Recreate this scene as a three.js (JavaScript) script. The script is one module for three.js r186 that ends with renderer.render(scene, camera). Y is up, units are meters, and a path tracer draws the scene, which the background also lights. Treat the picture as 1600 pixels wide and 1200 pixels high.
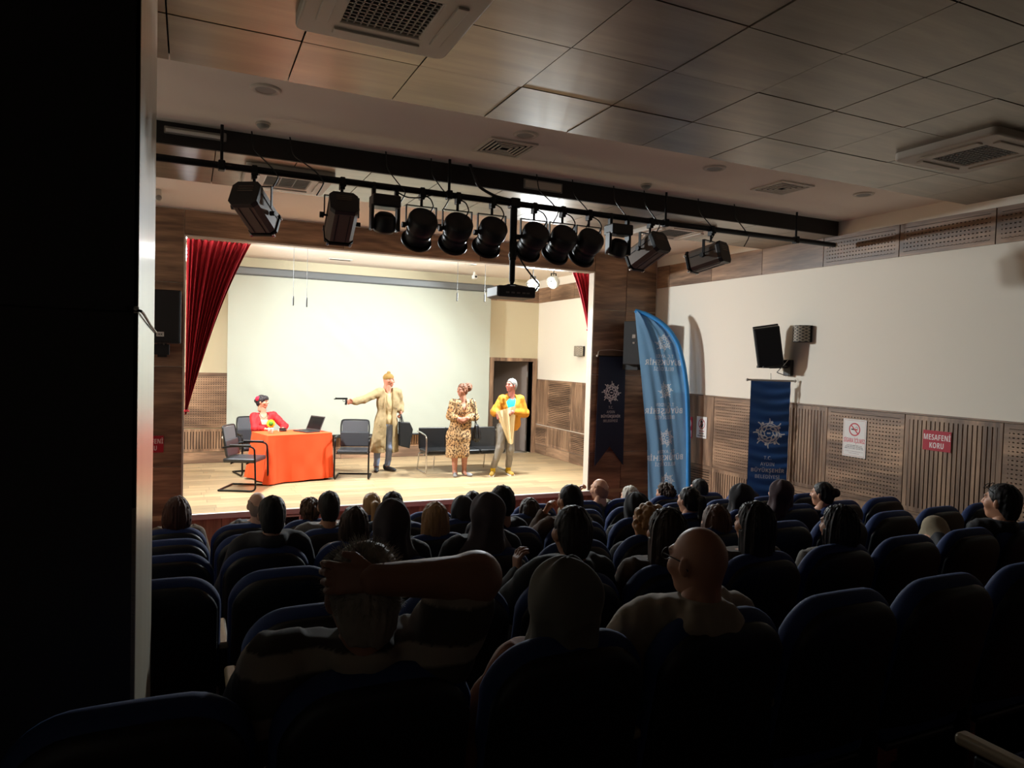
import * as THREE from 'three';
import { mergeGeometries, mergeVertices } from 'three/addons/utils/BufferGeometryUtils.js';
import { RoundedBoxGeometry } from 'three/addons/geometries/RoundedBoxGeometry.js';
import { RectAreaLightUniformsLib } from 'three/addons/lights/RectAreaLightUniformsLib.js';

// ------------------------------------------------------------------ camera, exposure
const rad = THREE.MathUtils.degToRad;
const scene = new THREE.Scene();
scene.background = new THREE.Color(0x000000);
const camera = new THREE.PerspectiveCamera(57.06, 4 / 3, 0.05, 60);
camera.position.set(0, 2.5, 0);
camera.rotation.order = 'YXZ';
camera.rotation.set(rad(-2.002), rad(-24.658), rad(1.6215));
const renderer = new THREE.WebGLRenderer({ antialias: true });
renderer.toneMapping = THREE.LinearToneMapping;
renderer.toneMappingExposure = 1.26;
renderer.shadowMap.enabled = true;
RectAreaLightUniformsLib.init();
const FLOOD_POWER = 1400;          // radiance of each stage floodlight
// ------------------------------------------------------------------ helpers
let seed = 12345;
const rnd = () => { seed = (seed * 1664525 + 1013904223) >>> 0; return seed / 4294967296; };
const V = (x, y, z) => new THREE.Vector3(x, y, z);
const used = {};
function numbered(n) { used[n] = (used[n] || 0) + 1; return used[n] === 1 ? n : n + '_' + String(used[n] - 1).padStart(3, '0'); }
function sh(o) { o.castShadow = true; o.receiveShadow = true; return o; }
function mesh(name, geo, m, parent) { const o = sh(new THREE.Mesh(Array.isArray(geo) ? merge(geo) : geo, m)); o.name = name; if (parent) parent.add(o); return o; }
function merge(list) {
  const l = list.map(g => { const q = g.index ? g.toNonIndexed() : g; for (const k of Object.keys(q.attributes)) if (!['position', 'normal', 'uv'].includes(k)) q.deleteAttribute(k); return q; });
  return l.length === 1 ? l[0] : mergeGeometries(l);
}
function thing(name, label, category, pos = [0, 0, 0], turn = 0, group) {
  const o = new THREE.Group(); o.name = numbered(name); o.position.set(...pos); o.rotation.y = turn;
  o.userData = { label, category }; if (group) o.userData.group = group; scene.add(o); return o;
}
function struct(name, label, category) { const o = new THREE.Group(); o.name = numbered(name); o.userData = { label, category, kind: 'structure' }; scene.add(o); return o; }
// geometry pieces
const box = (w, h, d, x = 0, y = 0, z = 0) => new THREE.BoxGeometry(w, h, d).translate(x, y, z);
const bb = (x0, x1, y0, y1, z0, z1) => box(x1 - x0, y1 - y0, z1 - z0, (x0 + x1) / 2, (y0 + y1) / 2, (z0 + z1) / 2);
const rbox = (w, h, d, r, x = 0, y = 0, z = 0, s = 2) => new RoundedBoxGeometry(w, h, d, s, Math.min(r, w / 2.01, h / 2.01, d / 2.01)).translate(x, y, z);
const cyl = (r0, r1, h, x = 0, y = 0, z = 0, n = 20) => new THREE.CylinderGeometry(r0, r1, h, n).translate(x, y, z);
const sph = (r, x = 0, y = 0, z = 0, n = 14) => new THREE.SphereGeometry(r, n, Math.round(n * .7)).translate(x, y, z);
function rod(a, b, r, n = 8, r2) { const d = V(...b).sub(V(...a)), L = d.length(); const g = new THREE.CylinderGeometry(r2 ?? r, r, L, n); g.translate(0, L / 2, 0); g.applyQuaternion(new THREE.Quaternion().setFromUnitVectors(V(0, 1, 0), d.normalize())); return g.translate(...a); }
function tube(pts, r, seg = 24, n = 8, tension = .3, closed = false) { return new THREE.TubeGeometry(new THREE.CatmullRomCurve3(pts.map(p => V(...p)), closed, 'catmullrom', tension), seg, r, n, closed); }
// uv in metres from position and normal; grain runs along u
function uvm(g, s = 1, vert = false, ou = 0, ov = 0) {
  if (g.index) g = g.toNonIndexed();
  const p = g.attributes.position, n = g.attributes.normal, uv = new Float32Array(p.count * 2);
  for (let i = 0; i < p.count; i++) {
    const ax = Math.abs(n.getX(i)), ay = Math.abs(n.getY(i)), az = Math.abs(n.getZ(i)); let u, v;
    if (ay > ax && ay > az) { u = p.getX(i); v = p.getZ(i); } else if (ax > az) { u = p.getZ(i); v = p.getY(i); } else { u = p.getX(i); v = p.getY(i); }
    if (vert) [u, v] = [v, u];
    uv[2 * i] = u / s + ou; uv[2 * i + 1] = v / s + ov;
  }
  g.setAttribute('uv', new THREE.BufferAttribute(uv, 2)); return g;
}
// ------------------------------------------------------------------ textures
function hsh(x, y, s) { let h = (x * 374761393 + y * 668265263 + s * 1274126177) | 0; h = Math.imul(h ^ (h >>> 13), 1274126177); return ((h ^ (h >>> 16)) >>> 0) / 4294967296; }
function vn(x, y, px, py, s) { // periodic value noise
  const xi = Math.floor(x), yi = Math.floor(y), fx = x - xi, fy = y - yi, u = fx * fx * (3 - 2 * fx), v = fy * fy * (3 - 2 * fy);
  const m = (a, b) => ((a % b) + b) % b, a = m(xi, px), b = m(xi + 1, px), c = m(yi, py), d = m(yi + 1, py);
  return (hsh(a, c, s) * (1 - u) + hsh(b, c, s) * u) * (1 - v) + (hsh(a, d, s) * (1 - u) + hsh(b, d, s) * u) * v;
}
function tex(w, h, fn, srgb = true) {
  const d = new Uint8Array(w * h * 4);
  for (let j = 0; j < h; j++) for (let i = 0; i < w; i++) { const c = fn(i / w, j / h), k = 4 * (j * w + i); for (let q = 0; q < 3; q++) d[k + q] = Math.max(0, Math.min(255, c[q])); d[k + 3] = 255; }
  const t = new THREE.DataTexture(d, w, h); t.wrapS = t.wrapT = THREE.RepeatWrapping; t.magFilter = THREE.LinearFilter; t.minFilter = THREE.LinearMipmapLinearFilter; t.generateMipmaps = true;
  if (srgb) t.colorSpace = THREE.SRGBColorSpace; t.needsUpdate = true; return t;
}
const mix = (a, b, t) => a.map((q, i) => q + (b[i] - q) * t);
function woodTex(dark, light, s, contrast = 1) {
  return tex(1024, 1024, (u, v) => {
    const wob = vn(u * 4, v * 6, 4, 6, s) * .06;
    const a = vn(u * 3, (v + wob) * 26, 3, 26, s + 1), b = vn(u * 6, (v + wob * .6) * 70, 6, 70, s + 2), c = vn(u * 24, v * 240, 24, 240, s + 3);
    const plank = vn(.5, v * 9, 1, 9, s + 4);
    let t = .42 * a + .28 * b + .14 * c + .16 * plank; t = .5 + (t - .5) * 1.9 * contrast;
    return mix(dark, light, Math.max(0, Math.min(1, t)));
  });
}
const T = {
  walnut: woodTex([104, 80, 63], [190, 152, 120], 11),
  oak: tex(1024, 1024, (u, v) => { // stage boards: strips along u, staggered lengths (2.4 m tile)
    const rows = 13, r = Math.floor(v * rows), fv = v * rows - r, off = hsh(r, 3, 5), L = (u * 2 + off) % 2, b = Math.floor(L), fu = L - b;
    const tone = hsh(r, b, 9), g = vn(u * 5, v * 110, 5, 110, 21) * .6 + vn(u * 14, v * 300, 14, 300, 22) * .4;
    const edge = (fv < .07 || fu < .006) ? .74 : 1, e = edge * (.86 + .2 * (g - .5) + .16 * (tone - .5));
    return [196 * e, 168 * e, 128 * e];
  }),
  plaster: tex(512, 512, (u, v) => { const q = 128 + 60 * (vn(u * 90, v * 90, 90, 90, 31) - .5) + 50 * (vn(u * 30, v * 30, 30, 30, 32) - .5); return [q, q, q]; }, false),
  fabric: tex(256, 256, (u, v) => { const q = 128 + 50 * Math.sin(u * Math.PI * 128) * Math.sin(v * Math.PI * 128) + 70 * (vn(u * 64, v * 64, 64, 64, 41) - .5); return [q, q, q]; }, false),
  carpet: tex(512, 512, (u, v) => { const q = .8 + .4 * (vn(u * 160, v * 160, 160, 160, 51) - .5) + .3 * (vn(u * 12, v * 12, 12, 12, 52) - .5); return [118 * q, 22 * q, 26 * q]; }),
  laminate: woodTex([196, 186, 164], [216, 207, 188], 61, .8),
  ceil: woodTex([128, 118, 100], [162, 150, 129], 71, .9),
};
function canvas(w, h, draw) { const c = document.createElement('canvas'); c.width = w; c.height = h; const g = c.getContext('2d'); draw(g, w, h); const t = new THREE.CanvasTexture(c); t.colorSpace = THREE.SRGBColorSpace; t.magFilter = THREE.LinearFilter; return t; }
// ------------------------------------------------------------------ materials
const std = (color, roughness = .7, o = {}) => new THREE.MeshStandardMaterial({ color, roughness, ...o });
const phys = (color, roughness, o = {}) => new THREE.MeshPhysicalMaterial({ color, roughness, ...o });
const bump = (t, s, r) => { const q = t.clone(); q.repeat.set(r, r); q.needsUpdate = true; return { bumpMap: q, bumpScale: s }; };
const M = {
  walnut: phys(0xffffff, .42, { map: T.walnut, bumpMap: T.walnut, bumpScale: .0006 }),
  ceilWood: phys(0xffffff, .38, { map: T.ceil, metalness: .5, clearcoat: .4, clearcoatRoughness: .3 }),
  felt: std(0x0c0a09, 1),
  wallCream: std(0xf4eada, .85, bump(T.plaster, .0008, 2)),
  stageCream: std(0xc8bd9f, .85, bump(T.plaster, .0008, 2)),
  ceilWhite: std(0xefe4d8, .88, bump(T.plaster, .0008, 2)),
  fascia: std(0x24201e, .75),
  oak: phys(0xffffff, .38, { map: T.oak, clearcoat: .2, clearcoatRoughness: .35 }),
  nosing: std(0xc8c2bc, .4, { metalness: .3 }),
  carpet: std(0xffffff, 1, { map: T.carpet }),
  columnDark: std(0x2a2c30, .6),
  columnPale: phys(0xffffff, .35, { map: T.laminate, clearcoat: 1, clearcoatRoughness: .3 }),
  black: std(0x161617, .45), blackGloss: phys(0x0a0a0b, .3), blackMetal: std(0x101011, .45, { metalness: .5 }),
  brownMetal: std(0x6a5c52, .45, { metalness: .2 }),
  chrome: std(0xd8d8d8, .16, { metalness: 1 }), steel: std(0x9a9a98, .35, { metalness: .9 }),
  white: std(0xe8e6e0, .6), plastic: std(0xd2c8ba, .5), greyPlastic: std(0x8d8a84, .5),
  screen: std(0xc9cdbf, .9), silver: std(0x686c6e, .45, { metalness: .3 }),
  velvet: phys(0xb01428, .85, { sheen: 1, sheenColor: new THREE.Color(0xff3a4a), sheenRoughness: .45 }),
  seatBlue: phys(0x182e5e, .8, { sheen: .5, sheenColor: new THREE.Color(0x5578b8), sheenRoughness: .5, ...bump(T.fabric, .0006, 8) }),
  seatShell: std(0x0b0c10, .5), armWood: phys(0x9a8a72, .3, { clearcoat: .3 }),
  orange: std(0xf0501a, .85, bump(T.fabric, .0006, 10)),
};
// ------------------------------------------------------------------ the room
const XR = 6.78, XL = -1.25, ZF = -9.34, ZB = -13.5, SY = .52, FY = .06, HC = 4.18, HW = 4.03, ZREAR = 3.2;
const PL = -.04, PR = 5.6, PH = 3.85;                      // proscenium opening
// tiers: row chair-back depth and floor height
const ROWS = { A: [1.62, .73], B: [2.56, .57], C: [3.47, .45], D: [4.38, .32], E: [5.28, .19], F: [6.18, .06] };
{ // floor
  const f = struct('floor', 'red carpeted auditorium floor rising in shallow steps', 'floor');
  mesh('floor_slab', uvm(bb(XL - .2, XR + .2, FY - .3, FY, ZF - .2, ZREAR + .2)), M.carpet, f);
  for (const k of ['E', 'D', 'C', 'B', 'A']) { const [d, y] = ROWS[k]; mesh('step', uvm(bb(XL, XR, FY, y, -(d + .62), ZREAR)), M.carpet, f); }
  mesh('step', uvm(bb(XL, XR, FY, .88, -1.32, ZREAR)), M.carpet, f);
}
{ // stage platform
  const s = struct('stage', 'raised stage with pale oak strip floor and dark wood front', 'stage');
  mesh('stage_floor', uvm(bb(XL, XR, SY - .06, SY, ZB, ZF + .02), 2.4), M.oak, s);
  mesh('nosing', rbox(PR - PL + .1, .075, .05, .012, (PL + PR) / 2, SY - .036, ZF + .05), M.nosing, s);
  mesh('stage_core', bb(XL, XR, FY - .1, SY - .07, ZB, ZF - .03), M.felt, s);
  const w = .47; let i = 0;
  for (let x = PL - .03; x < PR; x += w, i++) {
    if (i === 2) { continue; }
    mesh('front_board', uvm(bb(x, Math.min(x + w - .006, PR + .03), FY, SY - .075, ZF - .02, ZF + .02), 2.4, true, i * .37, i * .61), M.walnut, s);
  }
  mesh('front_board', uvm(bb(PL - .03 + 2 * w, PL - .03 + 3 * w - .006, .425, SY - .075, ZF - .02, ZF + .02), 2.4, true, .3, .2), M.walnut, s);
  mesh('front_board', uvm(bb(PL - .03 + 2 * w, PL - .03 + 3 * w - .006, FY, .16, ZF - .02, ZF + .02), 2.4, true, .3, .7), M.walnut, s);
  const x0 = PL - .03 + 2 * w, x1 = x0 + w - .006, gr = mesh('vent_grille', [bb(x0, x1, .41, .43, ZF + .0, ZF + .045), bb(x0, x1, .15, .17, ZF, ZF + .03), bb(x0, x0 + .015, .15, .43, ZF, ZF + .03), bb(x1 - .015, x1, .15, .43, ZF, ZF + .03)], M.plastic, s);
  const bars = []; for (let k = -6; k < 17; k++) for (const q of [-1, 1]) { let a = x0 + k * .04, ya = .17, b = a + q * .24, yb = .41; const cl = (xx, yy) => { const t = (Math.min(Math.max(xx, x0), x1) - a) / (b - a); return [a + (b - a) * t, ya + (yb - ya) * t]; }; const A = cl(a), B = cl(b); if (Math.abs(A[0] - B[0]) > .01) bars.push(rod([A[0], A[1], ZF + .012], [B[0], B[1], ZF + .012], .003, 4)); }
  mesh('grille_mesh', bars, M.black, gr);
}
// wood facing pieces ------------------------------------------------
let wo = 0; const nextOff = () => { wo += .381; return [wo % 1, (wo * 1.7) % 1]; };
function flatPanel(parent, a, b, y0, y1, place, name = 'wood_panel', vert = false) { const o = nextOff(), g = .004; const m = mesh(name, uvm(bb(a + g, b - g, y0 + g, y1 - g, 0, .018), 2.4, vert, ...o), M.walnut, parent); place(m); return m; }
// slotted acoustic panels: wood strips with real gaps in front of black felt
function slotPanel(parent, a, b, y0, y1, place, kind, name = 'acoustic_panel') {
  const g = .005, o = nextOff(), L = []; a += g; b -= g; y0 += g; y1 -= g; const m = .045, z0 = .006, z1 = .018;
  L.push(bb(a, a + m, y0, y1, z0, z1), bb(b - m, b, y0, y1, z0, z1), bb(a + m, b - m, y0, y0 + m, z0, z1), bb(a + m, b - m, y1 - m, y1, z0, z1));
  const w = b - a - 2 * m, h = y1 - y0 - 2 * m;
  if (kind === 'v') { const n = Math.round(w / .046), p = w / n; for (let i = 0; i < n; i++) L.push(bb(a + m + i * p + .006, a + m + (i + 1) * p - .006, y0 + m, y1 - m, z0, z1)); }
  else { const n = Math.max(2, Math.round(h / (kind === 'p' ? .04 : .036))), p = h / n, hs = kind === 'p' ? .005 : .006;
    for (let i = 0; i < n; i++) { const yy = y0 + m + i * p; L.push(bb(a + m, b - m, yy + hs, yy + p - hs, z0, z1));
      if (kind === 'p') { const c = Math.round(w / .04), q = w / c; for (let k = 0; k < c; k++) L.push(bb(a + m + k * q + .009, a + m + (k + 1) * q - .009, yy - hs, yy + hs, z0, z1)); } } }
  const pm = mesh(name, uvm(merge(L), 2.4, kind === 'v', ...o), M.walnut, parent); place(pm);
  const f = mesh('felt_backing', bb(a, b, y0, y1, 0, .004), M.felt, pm); return pm;
}
// local x axis of a panel laid on each wall
const onRight = m => { m.rotation.y = -Math.PI / 2; m.position.set(XR, 0, 0); };      // local x -> world z, local z -> world -x
const onBackStage = m => { m.position.set(0, 0, ZB); };
const onFront = m => { m.position.set(0, 0, ZF); };
const onLeft = m => { m.rotation.y = Math.PI / 2; m.position.set(XL, 0, 0); };        // local x -> world -z
{ // right wall of hall and stage
  const w = struct('wall_right', 'long cream right wall with slotted walnut wainscot and upper wood band', 'wall');
  mesh('wall_plaster', bb(XR, XR + .2, -.3, HC + .1, ZB - .2, ZREAR + .2), M.wallCream, w);
  const seams = []; for (let k = 0; k < 13; k++) seams.push(-9.815 + .975 * k + 0); seams[0] = ZF + .02;
  for (let i = 0; i < 12; i++) {
    const a = seams[i], b = seams[i + 1], fl = Math.min(...[FY]), V1 = i % 2 === 0; let kU, kL;
    if (i === 0) { kU = 'v'; kL = 'h'; } else if (i === 1) { kU = null; kL = 'h'; } else { kU = V1 ? 'p' : 'v'; kL = V1 ? null : 'h'; }
    if (i === 2) { kU = 'p'; kL = 'v'; }
    // panel order along z: seams at -8.84 -7.865 -6.89 -5.915 -4.94 -3.965 ...
    if (kU) slotPanel(w, a, b, 1.055, 2.05, onRight, kU); else flatPanel(w, a, b, 1.055, 2.05, onRight, 'wood_panel', true);
    const yb = Math.max(FY, .06);
    if (kL) slotPanel(w, a, b, .22, 1.045, onRight, kL); else flatPanel(w, a, b, .22, 1.045, onRight, 'wood_panel', true);
  }
  mesh('wainscot_cap', uvm(bb(XR - .024, XR, 2.05, 2.066, ZF, ZREAR), 2.4), M.walnut, w);
  mesh('rail', uvm(bb(XR - .026, XR, 1.043, 1.057, ZF, ZREAR), 2.4), M.walnut, w);
  mesh('baseboard', uvm(bb(XR - .02, XR, FY, .22, ZF, ZREAR), 2.4), M.walnut, w);
  for (let k = 0; k < 13; k++) { const a = Math.max(ZF + .02, -9.0 - .975 + .975 * k), b = -9.0 + .975 * k; if (b > ZREAR) break; if (k < 4) flatPanel(w, a, b, 3.685, 4.03, onRight, 'band_panel'); else slotPanel(w, a, b, 3.685, 4.03, onRight, 'p', 'band_panel'); }
  // stage part
  const ss = [ZB, -12.95, -11.975, -11.0, -10.025, ZF - .12];
  for (let i = 0; i < 5; i++) { const hU = i % 2 === 1; slotPanel(w, ss[i], ss[i + 1], 1.14, 2.1, onRight, hU ? 'h' : 'v'); slotPanel(w, ss[i], ss[i + 1], .72, 1.13, onRight, hU ? 'v' : 'h'); flatPanel(w, ss[i], ss[i + 1], SY, .72, onRight, 'base_panel'); flatPanel(w, ss[i], ss[i + 1], 3.705, 4.02, onRight, 'band_panel'); }
}
{ // left wall, rear wall
  const w = struct('wall_left', 'cream left wall of the hall behind the column', 'wall');
  mesh('wall_plaster', bb(XL - .2, XL, -.3, HC + .1, ZB - .2, ZREAR + .2), M.wallCream, w);
  for (let k = 0; k < 4; k++) flatPanel(w, -ZF - .02 - .975 * (k + 1), -ZF - .02 - .975 * k, .22, 2.05, onLeft, 'wood_panel', true);
  const r = struct('wall_back', 'dark rear wall of the hall behind the last row', 'wall');
  mesh('wall_plaster', bb(XL, XR, -.3, HC + .1, ZREAR, ZREAR + .2), std(0x6a5a4c, .9), r);
}
{ // proscenium wall
  const w = struct('wall_front', 'walnut clad proscenium wall framing the stage opening', 'wall'), t = .12;
  mesh('wall_core', [bb(XL, PL - .02, SY - .5, HC, ZF - t, ZF), bb(PR + .02, XR, SY - .5, HC, ZF - t, ZF), bb(PL - .02, PR + .02, PH + .02, HC, ZF - t, ZF)], M.wallCream, w);
  for (const [a, b] of [[XL, -.655], [-.655, PL - .018]]) for (let i = 0, y = FY; i < 4; i++) { const y1 = [1.1, 2.3, 3.3, 4.17][i]; flatPanel(w, a, b, y, y1, onFront); y = y1; }
  for (const [a, b] of [[PR + .018, 6.2], [6.2, XR - .02]]) for (let i = 0, y = FY; i < 4; i++) { const y1 = [1.1, 2.3, 3.3, 4.17][i]; flatPanel(w, a, b, y, y1, onFront); y = y1; }
  for (let k = 0; k < 3; k++) { const L = (PR - PL + .036) / 3, a = PL - .018; flatPanel(w, a + L * k, a + L * (k + 1), PH + .018, 4.17, onFront); }
  mesh('opening_trim', [bb(PL - .02, PL, SY, PH, ZF - t, ZF + .024), bb(PR, PR + .02, SY, PH, ZF - t, ZF + .024), bb(PL - .02, PR + .02, PH, PH + .02, ZF - t, ZF + .02)], M.plastic, w);
}
{ // back and left wall of the stage
  const w = struct('wall_stage_back', 'cream back wall of the stage with walnut wainscot and a doorway', 'wall');
  const dx0 = 5.76, dx1 = 6.67, dy = 2.48;
  mesh('wall_plaster', [bb(XL, dx0, -.2, HC + .1, ZB - .2, ZB), bb(dx1, XR, -.2, HC + .1, ZB - .2, ZB), bb(dx0, dx1, dy, HC + .1, ZB - .2, ZB)], M.stageCream, w);
  const xs = []; for (let x = XL; x < 5.6; x += .975) xs.push(x); xs.push(5.66);
  for (let i = 0; i + 1 < xs.length; i++) { slotPanel(w, xs[i], xs[i + 1], 1.14, 2.12, onBackStage, 'p'); slotPanel(w, xs[i], xs[i + 1], .72, 1.13, onBackStage, 'v'); flatPanel(w, xs[i], xs[i + 1], SY, .72, onBackStage, 'base_panel'); }
  for (let x = XL, k = 0; x < XR - .1; x += 1.004, k++) flatPanel(w, x, Math.min(x + 1.004, XR), 3.705, 4.02, onBackStage, 'band_panel');
  const l = struct('wall_stage_left', 'cream left wing wall of the stage', 'wall');
  mesh('wall_plaster', bb(XL, XL + .02, SY, HC, ZB, ZF - .13), M.stageCream, l);
}
{ // doorway
  const d = struct('door_1', 'open dark grey door in a walnut frame at the back of the stage', 'door');
  mesh('door_frame', uvm(merge([bb(5.67, 5.76, SY, 2.53, ZB - .2, ZB + .035), bb(6.67, 6.76, SY, 2.53, ZB - .2, ZB + .035), bb(5.76, 6.67, 2.46, 2.53, ZB - .2, ZB + .035)]), 2.4, true), M.walnut, d);
  const leaf = mesh('door_leaf', bb(0, .05, 0, 1.92, -.86, 0), std(0x7d7068, .6), d); leaf.position.set(6.6, SY + .01, ZB - .12); leaf.rotation.y = .55;
  mesh('hinge', [cyl(.012, .012, .12, 0, 1.66, .008, 8), cyl(.012, .012, .12, 0, .3, .008, 8)], M.steel, leaf);
  mesh('corridor', [bb(5.0, 7.4, SY - .1, SY, ZB - 2.2, ZB - .2), bb(5.0, 7.4, 2.7, 2.8, ZB - 2.2, ZB - .2), bb(5.0, 7.4, SY, 2.7, ZB - 2.3, ZB - 2.2), bb(4.9, 5.0, SY, 2.7, ZB - 2.2, ZB - .2), bb(7.4, 7.5, SY, 2.7, ZB - 2.2, ZB - .2)], std(0xb4aa9c, .8), d);
  mesh('corridor_cabinet', rbox(.34, 1.75, .3, .01, 6.33, SY + .875, ZB - 1.95), std(0xd8d2c4, .6), d);
}
// ------------------------------------------------------------------ ceiling
{
  const c = struct('ceiling', 'pale plaster ceiling with hung walnut tile fields', 'ceiling');
  mesh('ceiling_slab', bb(XL - .2, XR + .2, HC, HC + .25, ZB - .2, ZREAR + .2), M.ceilWhite, c);
  // hung wooden field above the seats (tiles with open joints)
  const tw = .598, td = .566, x0 = 6.47, z0 = -4.22; let first = true;
  for (let i = 0; i < 13; i++) for (let k = 0; k < 13; k++) {
    const xb = x0 - i * tw, xa = Math.max(XL, xb - tw), za = z0 + k * td, zb = za + td; if (xb < XL + .05) continue;
    const g = .004, tilt = (hsh(i, k, 77) - .5) * .004;
    const t = mesh('ceiling_tile', uvm(bb(xa + g, xb - g, HW, HW + .018, za + g, zb - g), 2.4, false, hsh(i, k, 5), hsh(i, k, 6)), M.ceilWood, c); t.position.y = tilt;
  }
  mesh('tile_grid', bb(XL, x0 - .02, HW + .06, HW + .08, z0 + .02, ZREAR), M.felt, c);
  mesh('field_edge', [bb(XL, x0, HW + .024, HC, z0 + .01, z0 + .03), bb(x0 - .03, x0 - .01, HW + .024, HC, z0, ZREAR)], M.ceilWhite, c);
  // lowered bulkhead in front of the stage
  for (let i = 0; i < 14; i++) for (let k = 0; k < 2; k++) { const xb = 6.75 - i * tw, xa = Math.max(XL, xb - tw), g = .004; if (xb < XL + .05) continue; mesh('ceiling_tile', uvm(bb(xa + g, xb - g, 4.02, 4.036, -7.06 + k * .58 + g, -6.48 + k * .58 - g), 2.4, false, hsh(i, k, 15), hsh(i, k, 16)), M.ceilWood, c); }
  mesh('bulkhead_fascia', bb(XL, 6.75, 4.018, HC, -5.9, -5.87), M.fascia, c);
  mesh('bulkhead_back', bb(XL, 6.75, 4.036, HC, -7.06, -7.04), M.ceilWhite, c);
}
// downlights, diffusers, air units
function downlight(x, y, z, label) { const t = thing('downlight', label, 'downlight', [x, y, z], 0, 'round ceiling downlights'); mesh('trim_ring', new THREE.LatheGeometry([[.062, -.002], [.066, -.012], [.085, -.014], [.094, -.008], [.096, 0]].map(p => new THREE.Vector2(...p)), 32), M.plastic, t); mesh('diffuser', cyl(.064, .064, .006, 0, -.006, 0, 28), M.greyPlastic, t); }
[[.43, 'leftmost round downlight in the plaster strip before the lighting bar'], [2.27, 'round downlight beside the square air diffuser with peeling vanes'], [4.06, 'third round downlight from the left, above the right row of spotlights'], [5.87, 'rightmost round downlight, nearest the cream right wall']].forEach(([x, l]) => downlight(x, HC, -4.83, l));
downlight(4.6, HC, -11.9, 'small round downlight in the stage ceiling above the screen');
function diffuser(x, z, label) {
  const t = thing('air_diffuser', label, 'air vent', [x, HC, z], 0, 'square ceiling air diffusers');
  const ring = (s, w, y, h) => [box(2 * s, h, w, 0, y, s - w / 2), box(2 * s, h, w, 0, y, -s + w / 2), box(w, h, 2 * s - 2 * w, s - w / 2, y, 0), box(w, h, 2 * s - 2 * w, -s + w / 2, y, 0)];
  mesh('frame', ring(.2, .028, -.007, .014), M.plastic, t);
  mesh('duct', box(.34, .004, .34, 0, -.0025, 0), M.felt, t);
  for (const s of [.155, .12, .085, .05]) mesh('vane', ring(s, .013, -.01 - (.155 - s) * .05, .006), M.plastic, t);
  return t;
}
diffuser(2.26, -5.19, 'square air diffuser left of centre in the plaster strip'); diffuser(5.03, -5.03, 'square air diffuser towards the right wall in the plaster strip');
function cassette(x, y, z, label, kind) {
  const t = thing('air_conditioner', label, 'air conditioner', [x, y, z], 0, 'ceiling cassette air conditioners'), s = .345;
  const shp = new THREE.Shape(); const rr = (p, a, r) => { p.moveTo(-a + r, -a); p.lineTo(a - r, -a); p.quadraticCurveTo(a, -a, a, -a + r); p.lineTo(a, a - r); p.quadraticCurveTo(a, a, a - r, a); p.lineTo(-a + r, a); p.quadraticCurveTo(-a, a, -a, a - r); p.lineTo(-a, -a + r); p.quadraticCurveTo(-a, -a, -a + r, -a); };
  rr(shp, s, .04); const hole = new THREE.Path(); rr(hole, .19, .01); shp.holes.push(hole);
  const g = new THREE.ExtrudeGeometry(shp, { depth: .035, bevelEnabled: true, bevelSize: .012, bevelThickness: .012, bevelSegments: 3, steps: 1 }); g.rotateX(Math.PI / 2); g.translate(0, -.004, 0);
  mesh('cover', g, M.plastic, t);
  mesh('cavity', box(.39, .01, .39, 0, -.004, 0), M.felt, t);
  for (let q = 0; q < 4; q++) { const v = mesh('louvre', rbox(.4, .012, .052, .005, 0, -.055, .262), M.plastic, t); v.rotation.y = q * Math.PI / 2; }
  const n = kind === 'slats' ? 10 : 12, gl = [];
  for (let i = 0; i <= n; i++) { const p = -.185 + .37 * i / n; gl.push(box(.37, .012, kind === 'slats' ? .008 : .007, 0, -.038, p)); if (kind !== 'slats') gl.push(box(.007, .012, .37, p, -.038, 0)); }
  if (kind === 'slats') for (const p of [-.185, -.06, .06, .185]) gl.push(box(.008, .012, .37, p, -.038, 0));
  mesh('intake_grille', gl, M.greyPlastic, t);
}
cassette(.78, HW - .002, -3.06, 'cassette air conditioner with dark grille cut by the top edge', 'grid');
cassette(4.88, HW - .002, -3.14, 'cassette air conditioner in the wooden ceiling at far right', 'grid');
cassette(.76, 4.018, -6.44, 'cassette air conditioner behind the lighting bar above the leftmost spotlight', 'slats');
cassette(4.95, 4.018, -6.56, 'cassette air conditioner behind the lighting bar near the right wall', 'slats');
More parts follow.
